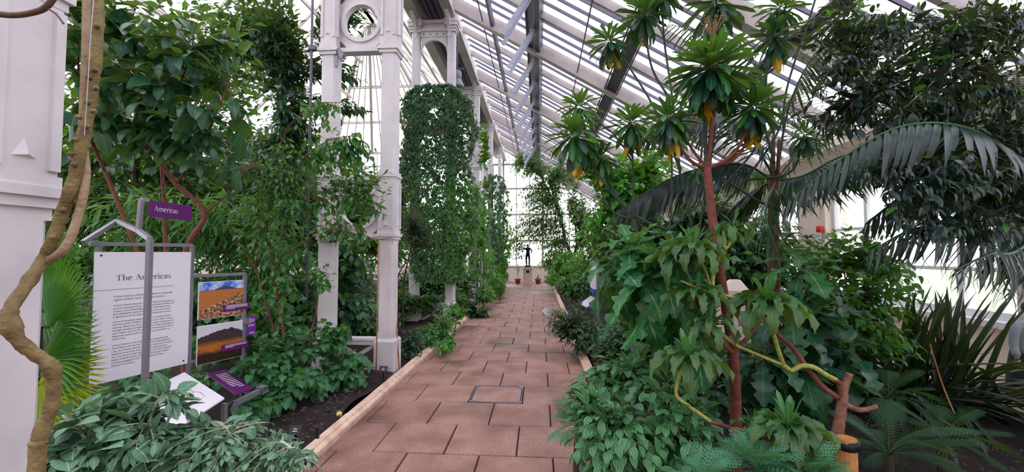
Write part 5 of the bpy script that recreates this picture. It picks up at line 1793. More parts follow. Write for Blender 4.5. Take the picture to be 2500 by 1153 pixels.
bgtree('dark_drooping_tree', 'tall dark tree with drooping leaf clusters left of the ringed column top', 690, 150, 8.0,
       [(690, 120, 8, 60, 140, .9, 130), (720, 300, 8, 60, 100, .8, 90), (620, 80, 8.5, 90, 90, .9, 90), (850, 190, 8.6, 60, 18, .4, 14), (860, 270, 8.6, 50, 18, .4, 12), (660, 420, 8, 100, 90, .9, 90), (860, 30, 8.6, 50, 40, .4, 22)], ('lance', 'ellip'), .24, 'lf_dark', 240)
bgtree('conifer_tree', 'dark leafy tree filling the far left behind the large-leaved tree', 330, 200, 7.5,
       [(300, 120, 7.5, 200, 160, 1, 150), (520, 120, 8.0, 140, 150, 1, 120), (300, 400, 7.5, 200, 150, 1, 140), (520, 380, 8, 150, 120, 1, 110)], ('ellip', 'simple'), .22, 'lf_dark', 120, mat2='lf_mid', mat2p=.3)
bgtree('leafy_tree', 'mid-green leafy tree behind the narrow-leaved shrub', 620, 420, 9.5,
       [(450, 520, 9.5, 170, 100, 1, 120), (640, 480, 9.5, 130, 110, 1, 110), (760, 560, 9.5, 110, 120, 1, 90), (880, 470, 9.8, 70, 60, .8, 50)], ('ovate', 'simple'), .2, 'lf_mid', 80, mat2='lf_lance', mat2p=.5)
bgtree('understorey_bush', 'dense dark bush low behind the sign and columns', 520, 700, 8.0,
       [(300, 760, 6.5, 170, 120, .6, 140), (520, 740, 7.5, 160, 90, .7, 130), (720, 740, 7.5, 140, 100, .7, 120), (880, 740, 8.0, 90, 110, .6, 90)], ('ovate', 'simple'), .17, 'lf_big', 60, mat2='lf_mid', mat2p=.4, cat='bush')
bgtree('distant_tree', 'distant tree filling the view between ringed column and ivy', 960, 500, 13,
       [(860, 520, 13, 120, 90, 1.2, 110), (960, 480, 13.5, 60, 90, 1, 60), (700, 420, 13, 160, 140, 1.2, 150), (420, 420, 12, 260, 220, 1.4, 260), (300, 180, 12, 200, 180, 1.4, 60), (560, 150, 12, 150, 140, 1.2, 45)], ('simple',), .26, 'lf_dark', 40, mat2='lf_mid', mat2p=.4, gap=.12)

# ---- ivy over the second frame
iv = thing('ivy', 'thick ivy curtain covering the second column frame', 'ivy', (-2.5, 9.6, .03))
cl = Cloud(); tw = MB()
def ivy_col(cl, n, x0, x1, y0, y1, z0, z1, size, mats, topround=.5):
    for _ in range(n):
        z = z0 + (z1 - z0) * rng.random()
        f = 1.0
        if z > z1 - topround: f = math.sqrt(max(.05, 1 - ((z - (z1 - topround)) / topround) ** 2)) * .45 + .55
        if z < z0 + 1.2: f = .55 + .45 * (z - z0) / 1.2
        cx, hw = (x0 + x1) / 2, (x1 - x0) / 2 * f
        side = rng.random()
        if side < .5: p = A(cx + hw * (2 * rng.random() - 1), y0 - .05 * rng.random() - .12 * rng.random() ** 3, z); nrm_ = A(0, -1, .35)
        elif side < .72: p = A(cx + hw + .10 * rng.random(), y0 + (y1 - y0) * rng.random(), z); nrm_ = A(1, 0, .35)
        elif side < .85: p = A(cx - hw - .10 * rng.random(), y0 + (y1 - y0) * rng.random(), z); nrm_ = A(-1, 0, .35)
        else: p = A(cx + hw * (2 * rng.random() - 1), y0 + (y1 - y0) * rng.random(), z); nrm_ = A(0, -.3, 1)
        p = p + nrm_ * .09 * math.sin(z * 4.1 + p[0] * 6) * rng.random()
        ax = A(.5 * rng.normal(), -.25, -1.0) + nrm_ * .45
        cl.add(p, ax, nrm_ + rvec() * .4, size * (.7 + .6 * rng.random()), 'ivy' + str(rng.integers(3)), mats[0] if rng.random() < .72 else mats[1])
for _ in range(9500):
    z = 1.0 + 4.6 * rng.random() ** .85
    w = .80 * min(1.0, .50 + (5.62 - z) * 1.6) * (.62 + .38 * min(1, max(0, (z - 1.0) / 1.4)))
    cxz = -2.44 + (.10 if z < 3.2 else 0) + .05 * math.sin(z * 3)
    q_ = rng.random()
    if q_ < .60: e0_, e1_, nr_ = 2 * rng.random() - 1, -1.0, A(0, -1, .35)
    elif q_ < .80: e0_, e1_, nr_ = 1.0, 2 * rng.random() - 1, A(1, -.2, .35)
    elif q_ < .93: e0_, e1_, nr_ = -1.0, 2 * rng.random() - 1, A(-1, -.2, .35)
    else: e0_, e1_, nr_ = 2 * rng.random() - 1, 2 * rng.random() - 1, A(0, -.3, 1)
    rnd_ = 1 - .10 * (e0_ * e1_) ** 2
    bul = 1 + .08 * math.sin(z * 5 + 4 * e0_) + .06 * math.sin(z * 11 + 6 * e0_ + 2 * e1_) + .05 * rng.normal()
    p = A(cxz + w * e0_ * rnd_ * (bul if abs(e0_) > .95 else 1), 9.62 + .40 * e1_ * rnd_ * bul, z)
    nr_ = unit(nr_)
    if z > 5.35: nr_ = unit(nr_ + A(0, 0, 1))
    fresh = rng.random() < (.10 if z > 3.4 else .38 + .3 * (p[0] > -2.1))
    cl.add(p, A(.5 * rng.normal(), -.25, -1.0) + nr_ * .5, nr_ + rvec() * .45, .088 * (.7 + .65 * rng.random()), 'ivy' + str(rng.integers(3)), 'lf_ivy2' if fresh else ('lf_ivy' if rng.random() < .75 else 'lf_dark'))
for _ in range(60):
    x = -3.2 + 1.6 * rng.random(); z = 1.2 + 4 * rng.random()
    p = A(x, 9.2, z)
    tw.tube(smooth_path([p, p + A(.15 * rng.normal(), -.1, -.2), p + A(.25 * rng.normal(), -.14, -.5)], 6), .005, 3, False)
o = tw.build('creeper_stems', 'twig', iv, True); o['kind'] = 'stuff'
cl.bake(iv, 300, 'leaf', 'foliage')
for i, (d, x0, x1, z0, z1, lab, n) in enumerate(((13.35, -2.35, -1.75, .8, 3.6, 'light creeper sprays on the frame beyond the ivy tower', 260), (17.3, -2.5, -1.5, 1.2, 5.0, 'dark creeper column on the fourth white frame', 700), (21.3, -2.6, -1.6, .6, 4.4, 'creeper on the farthest white frame', 450))):
    t_ = thing('creeper', lab, 'creeper', ((x0 + x1) / 2, d + .2, .03))
    cl = Cloud(); ivy_col(cl, n, x0, x1, d, d + .5, z0, z1, .17, [('lf_ivy2', 'lf_mid'), ('lf_ivy', 'lf_dark'), ('lf_ivy2', 'lf_ivy')][i])
    b = MB(); b.tube([((x0 + x1) / 2, d - .02, .0), ((x0 + x1) / 2 + .05, d - .03, z1 * .5), ((x0 + x1) / 2, d - .02, z1 - .2)], .02, 6); b.build('stem', 'bark_dark', t_, True)
    cl.bake(t_, 70, 'leaf', 'foliage')

# ---- shrubs along the left kerb beyond the near frame
def kshrub(name, lab, px, py, Y, blobs, keys, size, mat, k, **kw):
    g_ = at(px, py, Y)
    return shrub(name, lab, kw.pop('cat', 'shrub'), (g_[0], Y, .03), kw.pop('stems', [('stem', [A(g_[0], Y, 0), A(g_[0] + .05, Y, max(.2, g_[2]))], .014, .006)]), blobs, keys, size, mat, k, kw.pop('gap', .06), kw.pop('droop', .2), 'twig', .004, kw.pop('bark', 'bark_dark'), kw.pop('maxlen', .6), .2, **kw)


kshrub('viburnum_bush', 'dark small-leaved bush between ringed column and ivy', 1000, 600, 7.6, [(1005, 550, 7.6, 45, 60, .4, 90), (1040, 580, 7.9, 40, 40, .3, 50)], ('ovate', 'ellip'), .065, 'lf_dark', 200,
       stems=[('stem', [A(*at(985, 780, 7.6)[:2], 0), at(985, 700, 7.6), at(1000, 620, 7.6), at(1010, 560, 7.6)], .02, .01), ('stem', [A(*at(975, 780, 7.6)[:2], 0), at(970, 690, 7.6), at(990, 640, 7.6)], .015, .01)])
kshrub('low_leafy_plant', 'low bright leafy plant at the kerb below the ivy frame', 1070, 830, 7.6, [(1080, 800, 7.6, 45, 35, .4, 60), (1035, 830, 7.0, 40, 35, .35, 50)], ('ovate', 'heart'), .085, 'lf_mid', 200)
kshrub('dark_round_bush', 'dark rounded bush at the kerb right of the ringed column', 1000, 830, 6.5, [(1000, 840, 6.4, 42, 45, .3, 80)], ('ovate', 'simple'), .075, 'lf_dark', 170, mat2='lf_mid', mat2p=.3)
kshrub('sprawling_plant', 'fresh green sprawling plant creeping over the left kerb', 1110, 770, 8.6, [(1110, 765, 8.6, 50, 28, .4, 50), (1090, 850, 6.6, 26, 14, .2, 20)], ('ovate', 'heart'), .095, 'lf_bright', 150, mat2='lf_mid', mat2p=.5)
kshrub('strap_leaved_plant', 'plant with broad dark blue-green leaves lolling over the far left kerb', 1165, 765, 10.6, [(1160, 757, 10.6, 25, 10, .2, 14)], ('ellip', 'broad'), .32, 'lf_dark', 40)
kshrub('border_shrub', 'bright green border shrub along the distant left kerb', 1220, 700, 14, [(1180, 720, 12.3, 20, 25, .5, 40), (1215, 700, 15, 20, 30, 1.0, 60), (1225, 660, 18, 14, 34, 1.0, 60), (1222, 600, 19, 25, 60, 1, 60)], ('simple', 'ovate'), .13, 'lf_mid', 130, mat2='lf_bright', mat2p=.4)
kshrub('low_dark_shrub', 'dark low shrub filling the bed behind the ivy frame legs', 1050, 690, 11.5, [(1050, 690, 11.2, 80, 60, .5, 110), (980, 720, 10.8, 60, 60, .5, 70), (1130, 690, 12.4, 40, 50, .5, 60)], ('ovate', 'simple'), .13, 'lf_mid', 140, mat2='lf_dark', mat2p=.4)
kshrub('tall_creeper_spray', 'fresh yellow-green leafy sprays between the ivy and far columns', 1180, 400, 12.2, [(1180, 380, 12.2, 18, 90, .3, 34), (1175, 560, 12, 16, 100, .3, 40)], ('ovate', 'ivy'), .16, 'lf_ivy2', 100)

# ---- trees near the end of the path
tb = gnd(1418, 705)
shrub('small_bronze_tree', 'slender forked tree with fine bronze-green leaves over the path end', 'tree', (tb[0], tb[1], .03),
      [('trunk', [A(tb[0], tb[1], 0), at(1412, 660, tb[1]), at(1385, 600, tb[1]), at(1365, 520, tb[1]), at(1340, 440, tb[1])], .10, .04), ('branch', [at(1400, 640, tb[1]), at(1408, 580, tb[1]), at(1395, 500, tb[1])], .06, .03), ('branch', [at(1365, 520, tb[1]), at(1320, 430, tb[1]), at(1280, 390, tb[1])], .04, .02)],
      [(1290, 400, tb[1], 55, 35, 1.2, 120), (1360, 430, tb[1], 70, 50, 1.4, 150), (1320, 490, tb[1], 70, 45, 1.3, 120), (1400, 520, tb[1], 70, 60, 1.3, 140), (1300, 560, tb[1] + 1, 60, 40, 1.2, 90), (1248, 600, tb[1] + 3, 22, 40, 1.0, 34), (1345, 640, tb[1] + 2, 34, 26, 1.0, 50), (1380, 600, tb[1], 80, 40, 1.2, 110), (1450, 560, tb[1], 50, 70, 1.2, 90)], ('simple', 'sliver'), .15, 'lf_bronze', 200, 
      .09, .2, 'twig', .004, 'bark_dark', 1.2, .15, mat2='lf_mid', mat2p=.45)
bgtree('round_leaved_tree', 'bright green round-leaved climber behind the spurge stems', 1500, 480, 10.5, [(1500, 450, 10.5, 70, 80, 1, 110), (1440, 400, 10.5, 40, 60, .8, 60), (1560, 500, 10.3, 60, 70, .8, 80), (1600, 420, 10.6, 70, 60, .8, 60), (1480, 560, 10.4, 80, 50, .8, 70)], ('heart', 'broad'), .20, 'lf_bright', 260, mat2='lf_mid', mat2p=.4)
bgtree('pale_green_bush', 'light green bush beside the plinth at the path end', 1360, 650, 19, [(1375, 655, 18.5, 42, 28, 1.2, 110), (1400, 650, 17, 50, 40, 1.2, 100)], ('simple',), .17, 'lf_bright', 80, cat='bush', mat2='lf_mid', mat2p=.5)
kshrub('rounded_border_bush', 'rounded green bush at the right kerb below the forked tree', 1395, 690, 11.8, [(1405, 700, 11.6, 58, 30, .6, 170), (1440, 690, 12, 40, 36, .5, 70)], ('simple', 'ovate'), .12, 'lf_mid', 220, cat='bush', mat2='lf_dark', mat2p=.3)
kshrub('spreading_dark_bush', 'spreading bush with small dark leaves overhanging the right kerb', 1410, 800, 6.9, [(1400, 790, 6.9, 70, 55, .4, 150), (1440, 830, 6.5, 60, 50, .4, 90), (1360, 800, 6.9, 30, 25, .2, 30)], ('ovate', 'simple'), .085, 'lf_dark', 290, cat='bush', gap=.05, mat2='lf_bronze', mat2p=.3)
bgtree('right_background_tree', 'dark foliage mass behind the lobed-leaved shrub and palms', 1620, 560, 8.5, [(1560, 600, 8.5, 120, 90, .8, 130), (1760, 560, 8.0, 120, 100, .8, 120), (1900, 640, 7.0, 130, 100, .6, 110), (1640, 720, 7.5, 150, 80, .6, 120), (1480, 640, 9.5, 60, 60, .6, 60)], ('ovate', 'simple'), .18, 'lf_dark', 120, mat2='lf_mid', mat2p=.35)

# ---- spurges with leaf rosettes
def rosette(cl, c, L, n, axis=(0, 0, 1), yellow=3, dark=.35):
    c, ax = A(*c), unit(A(*axis))
    s1 = unit(np.cross(ax, (.3, 1, .1))); s2 = np.cross(ax, s1)
    for i in range(n):
        f = i / (n - 1)
        el = math.radians(78 - 138 * f ** .85)
        an = i * 2.39996
        rd_ = s1 * math.cos(an) + s2 * math.sin(an)
        d = rd_ * math.cos(el) + ax * math.sin(el)
        l = L * (.55 + .45 * min(1, f * 2.2)) * (.9 + .2 * rng.random())
        p = c + ax * (L * .30 * (.5 - f)) + rd_ * .012
        mt = 'lf_euph_dark' if (f > .5 and rng.random() < dark * 1.6) else 'lf_euph'
        cl.add(p, d + rvec() * .06, ax - rd_ * .5, l, 'oblan' + str(rng.integers(3)), mt)
    for i in range(yellow + 0):
        an = rng.random() * 6.28 if i % 2 else -1.2 + 2.4 * rng.random() - 1.4
        rd_ = s1 * math.cos(an) + s2 * math.sin(an)
        cl.add(c - ax * L * .30, rd_ * .45 - ax, rd_, L * (.85 + .25 * rng.random()), 'oblan' + str(rng.integers(3)), 'lf_yellow')


# red-trunked spurge
EY = 3.1
eb = gnd(1797, 1165)
eu = thing('red_trunked_spurge', 'tall spurge with ringed red-brown trunk and three big leaf rosettes', 'shrub', (at(1797, 1100, EY)[0], EY, .03))
stemtube(eu, 'trunk', [A(at(1797, 1100, EY)[0], EY, 0)] + pt3((1797, 1050, EY), (1795, 950, EY), (1788, 850, EY), (1770, 740, EY), (1752, 620, EY), (1738, 520, EY), (1726, 410, EY)), .040, .027, 'bark_red', 90, 12, .05)
cl = Cloud()
rosette(cl, at(1735, 165, EY), .35, 120, (0, -.05, 1), 4)
rosette(cl, at(1838, 262, EY + .05), .25, 76, (.12, 0, 1), 3)
rosette(cl, at(1632, 290, EY), .235, 76, (-.1, 0, 1), 4)
rosette(cl, at(1700, 415, EY + .5), .12, 20, (0, 0, 1), 0)
for pts, r0, r1, mt in (([(1727, 412, EY), (1736, 330, EY), (1742, 250, EY), (1736, 165, EY)], .018, .014, 'bark_red'), ([(1724, 412, EY), (1722, 330, EY + .03), (1722, 240, EY + .06), (1728, 150, EY + .08)], .014, .011, 'stem_green'),
                        ([(1728, 410, EY), (1770, 392, EY), (1808, 350, EY), (1838, 262, EY + .05)], .016, .010, 'bark_red'), ([(1726, 410, EY), (1690, 396, EY), (1655, 350, EY), (1633, 290, EY)], .015, .009, 'bark_red'), ([(1722, 405, EY), (1695, 372, EY + .05), (1668, 325, EY + .1), (1660, 270, EY + .12)], .011, .008, 'bark_red'), ([(1732, 408, EY), (1790, 390, EY + .04), (1828, 340, EY + .06), (1850, 290, EY + .1)], .012, .009, 'bark_red'), ([(1726, 420, EY + .02), (1708, 425, EY + .3), (1700, 418, EY + .5)], .008, .005, 'stem_green')):
    stemtube(eu, 'branch', pt3(*pts), r0, r1, mt, 24)
b = MB()
fc = at(1740, 75, EY)
for i in range(34):
    d = unit(A(rng.normal(), rng.normal(), .9 + .5 * rng.random())); l = .06 + .06 * rng.random()
    b.tube([fc - A(0, 0, .06), fc + d * l * .6, fc + d * l + A(0, 0, .02)], .0015, 4)
    b.lathe([(.006, -.004), (.007, 0), (.004, .005)], fc + d * l + A(0, 0, .02), 5)
o = b.build('seed_head', mat_plain('brown_seed_head', (150, 120, 84), .8, scale=30), eu)
cl.bake(eu, 300, 'leaf')

# green-stemmed spurge, left
GY = 3.9
gb_ = at(1600, 700, GY)
gu = thing('green_stemmed_spurge', 'spurge with thin dark green stems and yellowing lower leaves left of the red trunk', 'shrub', (gb_[0], GY, .03))
for pts, r0, r1, mt in (([(1650, 900, GY), (1620, 760, GY), (1590, 640, GY), (1560, 580, GY), (1546, 535, GY)], .018, .015, 'stem_green'), ([(1546, 535, GY), (1500, 470, GY), (1465, 400, GY), (1405, 335, GY)], .013, .010, 'stem_green'), ([(1546, 534, GY), (1500, 520, GY), (1470, 470, GY), (1468, 385, GY)], .011, .008, 'stem_green'), ([(1547, 534, GY), (1546, 450, GY), (1542, 310, GY)], .011, .009, 'stem_green'),
                        ([(1650, 900, GY), (1650, 760, GY), (1636, 640, GY), (1634, 562, GY)], .018, .015, 'stem_green'), ([(1634, 562, GY), (1585, 545, GY), (1530, 510, GY), (1470, 440, GY - .1), (1410, 340, GY - .1)], .013, .010, 'stem_green'), ([(1634, 562, GY), (1640, 480, GY), (1640, 330, GY)], .010, .008, 'stem_green'), ([(1636, 562, GY), (1672, 520, GY), (1700, 440, GY), (1716, 340, GY), (1720, 200, GY)], .013, .009, 'stem_green'), ([(1546, 400, GY + .1), (1500, 330, GY + .2), (1415, 265, GY + .2)], .008, .007, 'stem_green')):
    stemtube(gu, 'stem', pt3(*pts), r0, r1, mt, 26)
stemtube(gu, 'root_stem', [A(gb_[0] + .2, GY, 0), at(1650, 900, GY)], .02, .018, 'stem_green')
cl = Cloud()
rosette(cl, at(1402, 330, GY - .1), .32, 80, (-.15, -.1, 1), 6); rosette(cl, at(1542, 300, GY), .28, 66, (0, 0, 1), 4); rosette(cl, at(1468, 385, GY), .22, 50, (0, 0, 1), 4); rosette(cl, at(1415, 262, GY + .2), .26, 52, (0, 0, 1), 0); rosette(cl, at(1632, 320, GY + .1), .25, 44, (0, 0, 1), 2)
cl.bake(gu, 300, 'leaf')

# tall spurge behind
HY = 4.6
hb = at(1740, 800, HY)
hu = thing('tall_slender_spurge', 'tallest slender spurge whose rosettes reach the top of the roof view', 'shrub', (hb[0], HY, .03))
for pts in ([(1740, 800, HY), (1705, 640, HY), (1720, 500, HY), (1780, 440, HY), (1860, 330, HY), (1872, 180, HY), (1890, 85, HY)], [(1705, 640, HY), (1660, 420, HY), (1600, 270, HY), (1540, 170, HY), (1487, 95, HY)], [(1660, 420, HY), (1640, 230, HY), (1622, 100, HY), (1612, -60, HY)], [(1640, 250, HY), (1590, 160, HY), (1572, 35, HY)], [(1720, 500, HY), (1745, 300, HY), (1752, 100, HY), (1748, -10, HY)],
            [(1740, 800, HY + .1), (1690, 700, HY + .1), (1740, 540, HY + .1), (1820, 440, HY + .1), (1900, 320, HY + .1), (1925, 200, HY), (1990, 0, HY), (2000, -60, HY)], [(1820, 440, HY + .1), (1930, 420, HY + .1), (1963, 330, HY + .1)], [(1890, 400, HY), (1860, 240, HY), (1905, 60, HY), (1930, -20, HY)], [(1780, 445, HY), (1850, 490, HY), (1905, 515, HY)]):
    stemtube(hu, 'stem', pt3(*pts), .014, .010, 'stem_green', 40)
stemtube(hu, 'root_stem', [A(hb[0], HY, 0), at(1740, 800, HY)], .02, .016, 'stem_green')
cl = Cloud()
for (px, py, L, y_) in ((1487, 100, .28, 4), (1573, 35, .33, 1), (1748, 5, .40, 0), (1890, 88, .32, 4), (1963, 330, .26, 0), (1905, 20, .3, 1), (1612, -20, .3, 0)):
    rosette(cl, at(px, py, HY), L, 56, (rng.normal() * .08, 0, 1), y_, .7)
cl.bake(hu, 300, 'leaf')

# ---- lobed-leaf shrub (upright heads and long drooping leaves)
SY = 3.0
so_ = thing('lobed_leaved_shrub', 'shrub with long lobed pale-ribbed leaves drooping left of the red trunk', 'shrub', (at(1797, 1060, SY + .22)[0], SY + .22, .03))
stemtube(so_, 'trunk', [A(at(1797, 1060, SY + .22)[0], SY + .22, 0), at(1795, 950, SY + .22), at(1788, 862, SY + .1)], .022, .02, 'bark_red')
for pts in ([(1788, 862, SY), (1740, 815, SY), (1690, 765, SY), (1650, 725, SY), (1624, 688, SY), (1610, 640, SY)], [(1786, 860, SY + .05), (1745, 800, SY + .05), (1705, 740, SY + .05), (1680, 680, SY + .05), (1655, 610, SY + .05)], [(1788, 862, SY), (1815, 835, SY), (1840, 805, SY), (1868, 760, SY)], [(1650, 725, SY), (1590, 700, SY + .1), (1560, 640, SY + .1), (1540, 600, SY + .15)]):
    stemtube(so_, 'branch', pt3(*pts), .016, .011, 'bark_red', 26, 10, .05)
cl = Cloud()
def head(cl, c, L, n, key, mat, tilt=(0, 0, 1), els=(60, -40), sc=1.0):
    c = A(*c); ax = unit(A(*tilt)); s1 = unit(np.cross(ax, (.2, 1, .1))); s2 = np.cross(ax, s1)
    for i in range(n):
        f = i / max(1, n - 1); el = math.radians(els[0] + (els[1] - els[0]) * f)
        an = i * 2.39996 + rng.random() * .3
        rd_ = s1 * math.cos(an) + s2 * math.sin(an)
        cl.add(c - ax * .1 * f + rd_ * .01, rd_ * math.cos(el) + ax * math.sin(el), ax - rd_ * .5, L * (.6 + .4 * min(1, f * 2)) * (.85 + .3 * rng.random()), key + str(rng.integers(3)), mat)
head(cl, at(1605, 640, SY), .46, 30, 'lobed', 'lf_sonchus', (-.2, -.1, 1), (70, -35)); head(cl, at(1540, 600, SY + .2), .42, 24, 'lobed', 'lf_sonchus', (-.2, 0, 1), (60, -25)); head(cl, at(1652, 610, SY + .05), .40, 16, 'lobed', 'lf_sonchus', (0, 0, 1), (70, -30))
head(cl, at(1560, 680, SY - .05), .48, 18, 'lobed', 'lf_sonchus', (-.3, 0, 1), (20, -75)); head(cl, at(1650, 760, SY + .1), .48, 18, 'lobed', 'lf_sonchus', (0, 0, 1), (-10, -80)); head(cl, at(1700, 790, SY + .1), .42, 14, 'lobed', 'lf_sonchus', (0, 0, 1), (0, -80))
head(cl, at(1500, 640, SY + .15), .44, 14, 'lobed', 'lf_sonchus', (-.3, 0, 1), (40, -50))
cl.bake(so_, 200, 'leaf')
# lobed shrub to the right; lower heads use darker leaves to imitate shade
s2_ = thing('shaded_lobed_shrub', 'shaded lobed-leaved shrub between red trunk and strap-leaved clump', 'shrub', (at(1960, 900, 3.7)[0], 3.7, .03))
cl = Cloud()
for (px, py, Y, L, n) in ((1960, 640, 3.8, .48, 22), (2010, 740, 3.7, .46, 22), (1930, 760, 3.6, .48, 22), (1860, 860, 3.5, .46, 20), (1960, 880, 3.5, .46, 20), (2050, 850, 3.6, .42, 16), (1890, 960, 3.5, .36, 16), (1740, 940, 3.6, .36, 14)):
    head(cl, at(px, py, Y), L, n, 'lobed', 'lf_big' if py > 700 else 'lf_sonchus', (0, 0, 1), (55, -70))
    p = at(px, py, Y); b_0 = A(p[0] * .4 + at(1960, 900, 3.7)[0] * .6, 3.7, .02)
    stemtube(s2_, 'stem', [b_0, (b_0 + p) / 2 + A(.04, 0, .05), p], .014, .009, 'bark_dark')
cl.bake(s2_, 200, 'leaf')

# ---- pruned trunk with contorted branches and wilted heads
PYd = 2.62
pb_ = at(2040, 1150, PYd)
pu = thing('pruned_shrub', 'pruned red-brown trunk with contorted yellow-green branches and wilted leaf heads', 'shrub', (pb_[0] - .02, PYd, .03))
stemtube(pu, 'trunk', [A(pb_[0] - .05, PYd, 0)] + pt3((2035, 1130, PYd), (2045, 1060, PYd), (2052, 1010, PYd), (2060, 962, PYd)), .037, .024, 'bark_pink', 40, 12, .05)
def stub(pts, r0, r1):
    o = stemtube(pu, 'cut_branch', pt3(*pts), r0, r1, 'bark_pink', 14, 10, .05)
    e, e0 = at(*pts[-1]), at(*pts[-2])
    d = unit(e - e0)
    b = MB(); b.lathe([(r1 * .98, .001), (r1 * .92, .005)], e, 10, d); b.build('cut_face', 'timber', o)
stub([(2058, 965, PYd), (2064, 940, PYd), (2074, 914, PYd)], .022, .018); stub([(2058, 985, PYd), (2090, 1000, PYd), (2118, 1000, PYd), (2138, 993, PYd)], .018, .012)
for pts, r0, r1, mt in (([(2056, 968, PYd), (2050, 938, PYd), (2034, 926, PYd)], .018, .016, 'bark_red'), ([(2040, 928, PYd), (2015, 915, PYd), (1985, 897, PYd), (1955, 894, PYd), (1932, 905, PYd), (1910, 890, PYd)], .016, .014, 'stem_lime'), ([(1912, 892, PYd), (1870, 875, PYd), (1830, 858, PYd - .03), (1795, 842, PYd - .05), (1762, 815, PYd - .05), (1735, 785, PYd - .05)], .010, .009, 'stem_lime'), ([(1912, 890, PYd), (1900, 855, PYd), (1890, 820, PYd), (1880, 770, PYd)], .013, .010, 'stem_lime'),
                        ([(2046, 972, PYd), (2010, 945, PYd + .02), (1975, 905, PYd + .04), (1935, 850, PYd + .06), (1895, 812, PYd + .06), (1872, 770, PYd + .04)], .016, .013, 'bark_red'),
                        ([(1885, 1068, PYd - .3), (1830, 1050, PYd - .3), (1785, 1045, PYd - .28), (1735, 1030, PYd - .28)], .012, .011, 'bark_red'), ([(1735, 1030, PYd - .28), (1700, 1005, PYd - .26), (1672, 985, PYd - .24), (1652, 965, PYd - .22), (1655, 930, PYd - .2), (1672, 890, PYd - .2)], .010, .009, 'stem_lime'), ([(2040, 1140, PYd), (1975, 1110, PYd - .15), (1885, 1068, PYd - .3)], .015, .012, 'bark_red'),
                        ([(1830, 745, PYd), (1790, 728, PYd), (1750, 715, PYd), (1735, 700, PYd)], .011, .010, 'stem_lime'), ([(1735, 715, PYd), (1690, 698, PYd), (1662, 686, PYd)], .008, .007, 'stem_lime'), ([(1740, 705, PYd), (1742, 670, PYd), (1760, 620, PYd), (1782, 595, PYd), (1792, 555, PYd)], .012, .008, 'stem_lime'), ([(1735, 700, PYd), (1722, 660, PYd), (1700, 610, PYd)], .007, .006, 'stem_lime'), ([(1766, 612, PYd), (1770, 590, PYd), (1764, 565, PYd)], .009, .007, 'stem_lime'), ([(1882, 800, PYd), (1860, 770, PYd), (1830, 745, PYd)], .011, .011, 'stem_lime')):
    stemtube(pu, 'branch', pt3(*pts), r0, r1, mt, 30, 10, .06)
cl = Cloud()
def wilted(c, L, n, mat='lf_wilt'):
    c = A(*c)
    for i in range(n):
        f = i / (n - 1); an = i * 2.39996; el = math.radians(82 - 50 * f)
        rd_ = A(math.cos(an), math.sin(an), 0)
        cl.add(c + rd_ * .008 - A(0, 0, .04 * f), rd_ * math.cos(el) + A(0, 0, 1) * math.sin(el), A(0, 0, 1) - rd_ * .6, L * (.45 + .55 * f) * (.9 + .2 * rng.random()), ('wilt' if f > .25 else 'oblan') + str(rng.integers(3)), mat if f > .25 else 'lf_sonchus')
wilted(at(1872, 738, PYd), .36, 34); wilted(at(1680, 870, PYd - .2), .30, 30); wilted(at(1925, 1040, 2.2), .30, 32); wilted(at(1836, 1028, 2.3), .14, 12); wilted(at(1700, 715, PYd), .28, 20); wilted(at(1790, 548, PYd), .20, 9); wilted(at(1762, 565, PYd), .18, 8); wilted(at(1695, 605, PYd), .30, 24); wilted(at(1735, 785, PYd - .05), .24, 16); wilted(at(1655, 625, PYd + .1), .30, 22)
stemtube(pu, 'branch', pt3((1925, 1045, 2.2), (1930, 1100, 2.25), (1990, 1150, 2.4)), .009, .010, 'stem_lime'); stemtube(pu, 'branch', pt3((1836, 1030, 2.3), (1845, 1055, 2.3), (1880, 1068, 2.32)), .006, .007, 'stem_lime')
cl.bake(pu, 250, 'leaf')

# ---- pale-edged shrub, right foreground
shrub('pale_edged_bush', 'bush with small pale-edged oval leaves spilling over the near right kerb', 'bush', (.95, 2.75, .03),
      [('stem', [A(.9, 2.7, 0), at(1560, 1130, 2.6), at(1500, 1050, 2.5)], .014, .006), ('stem', [A(1.0, 2.7, 0), at(1620, 1100, 2.6), at(1620, 960, 2.65)], .014, .006), ('stem', [A(1.05, 2.8, 0), at(1690, 1110, 2.6), at(1700, 1010, 2.6)], .012, .006), ('stem', [A(1.0, 2.9, 0), at(1570, 980, 2.9), at(1540, 900, 2.95)], .012, .006)],
      [(1490, 1070, 2.4, 110, 80, .25, 90), (1620, 1010, 2.6, 120, 80, .3, 100), (1560, 920, 2.95, 120, 55, .3, 80), (1660, 1090, 2.45, 110, 70, .25, 90), (1430, 990, 2.6, 50, 60, .2, 34), (1540, 1130, 2.35, 140, 50, .25, 70), (1470, 940, 2.9, 60, 40, .2, 30)],
      ('ovate', 'ellip'), .098, 'lf_rim', 300, .045, .2, 'twig', .003, 'twig', .4, .25)

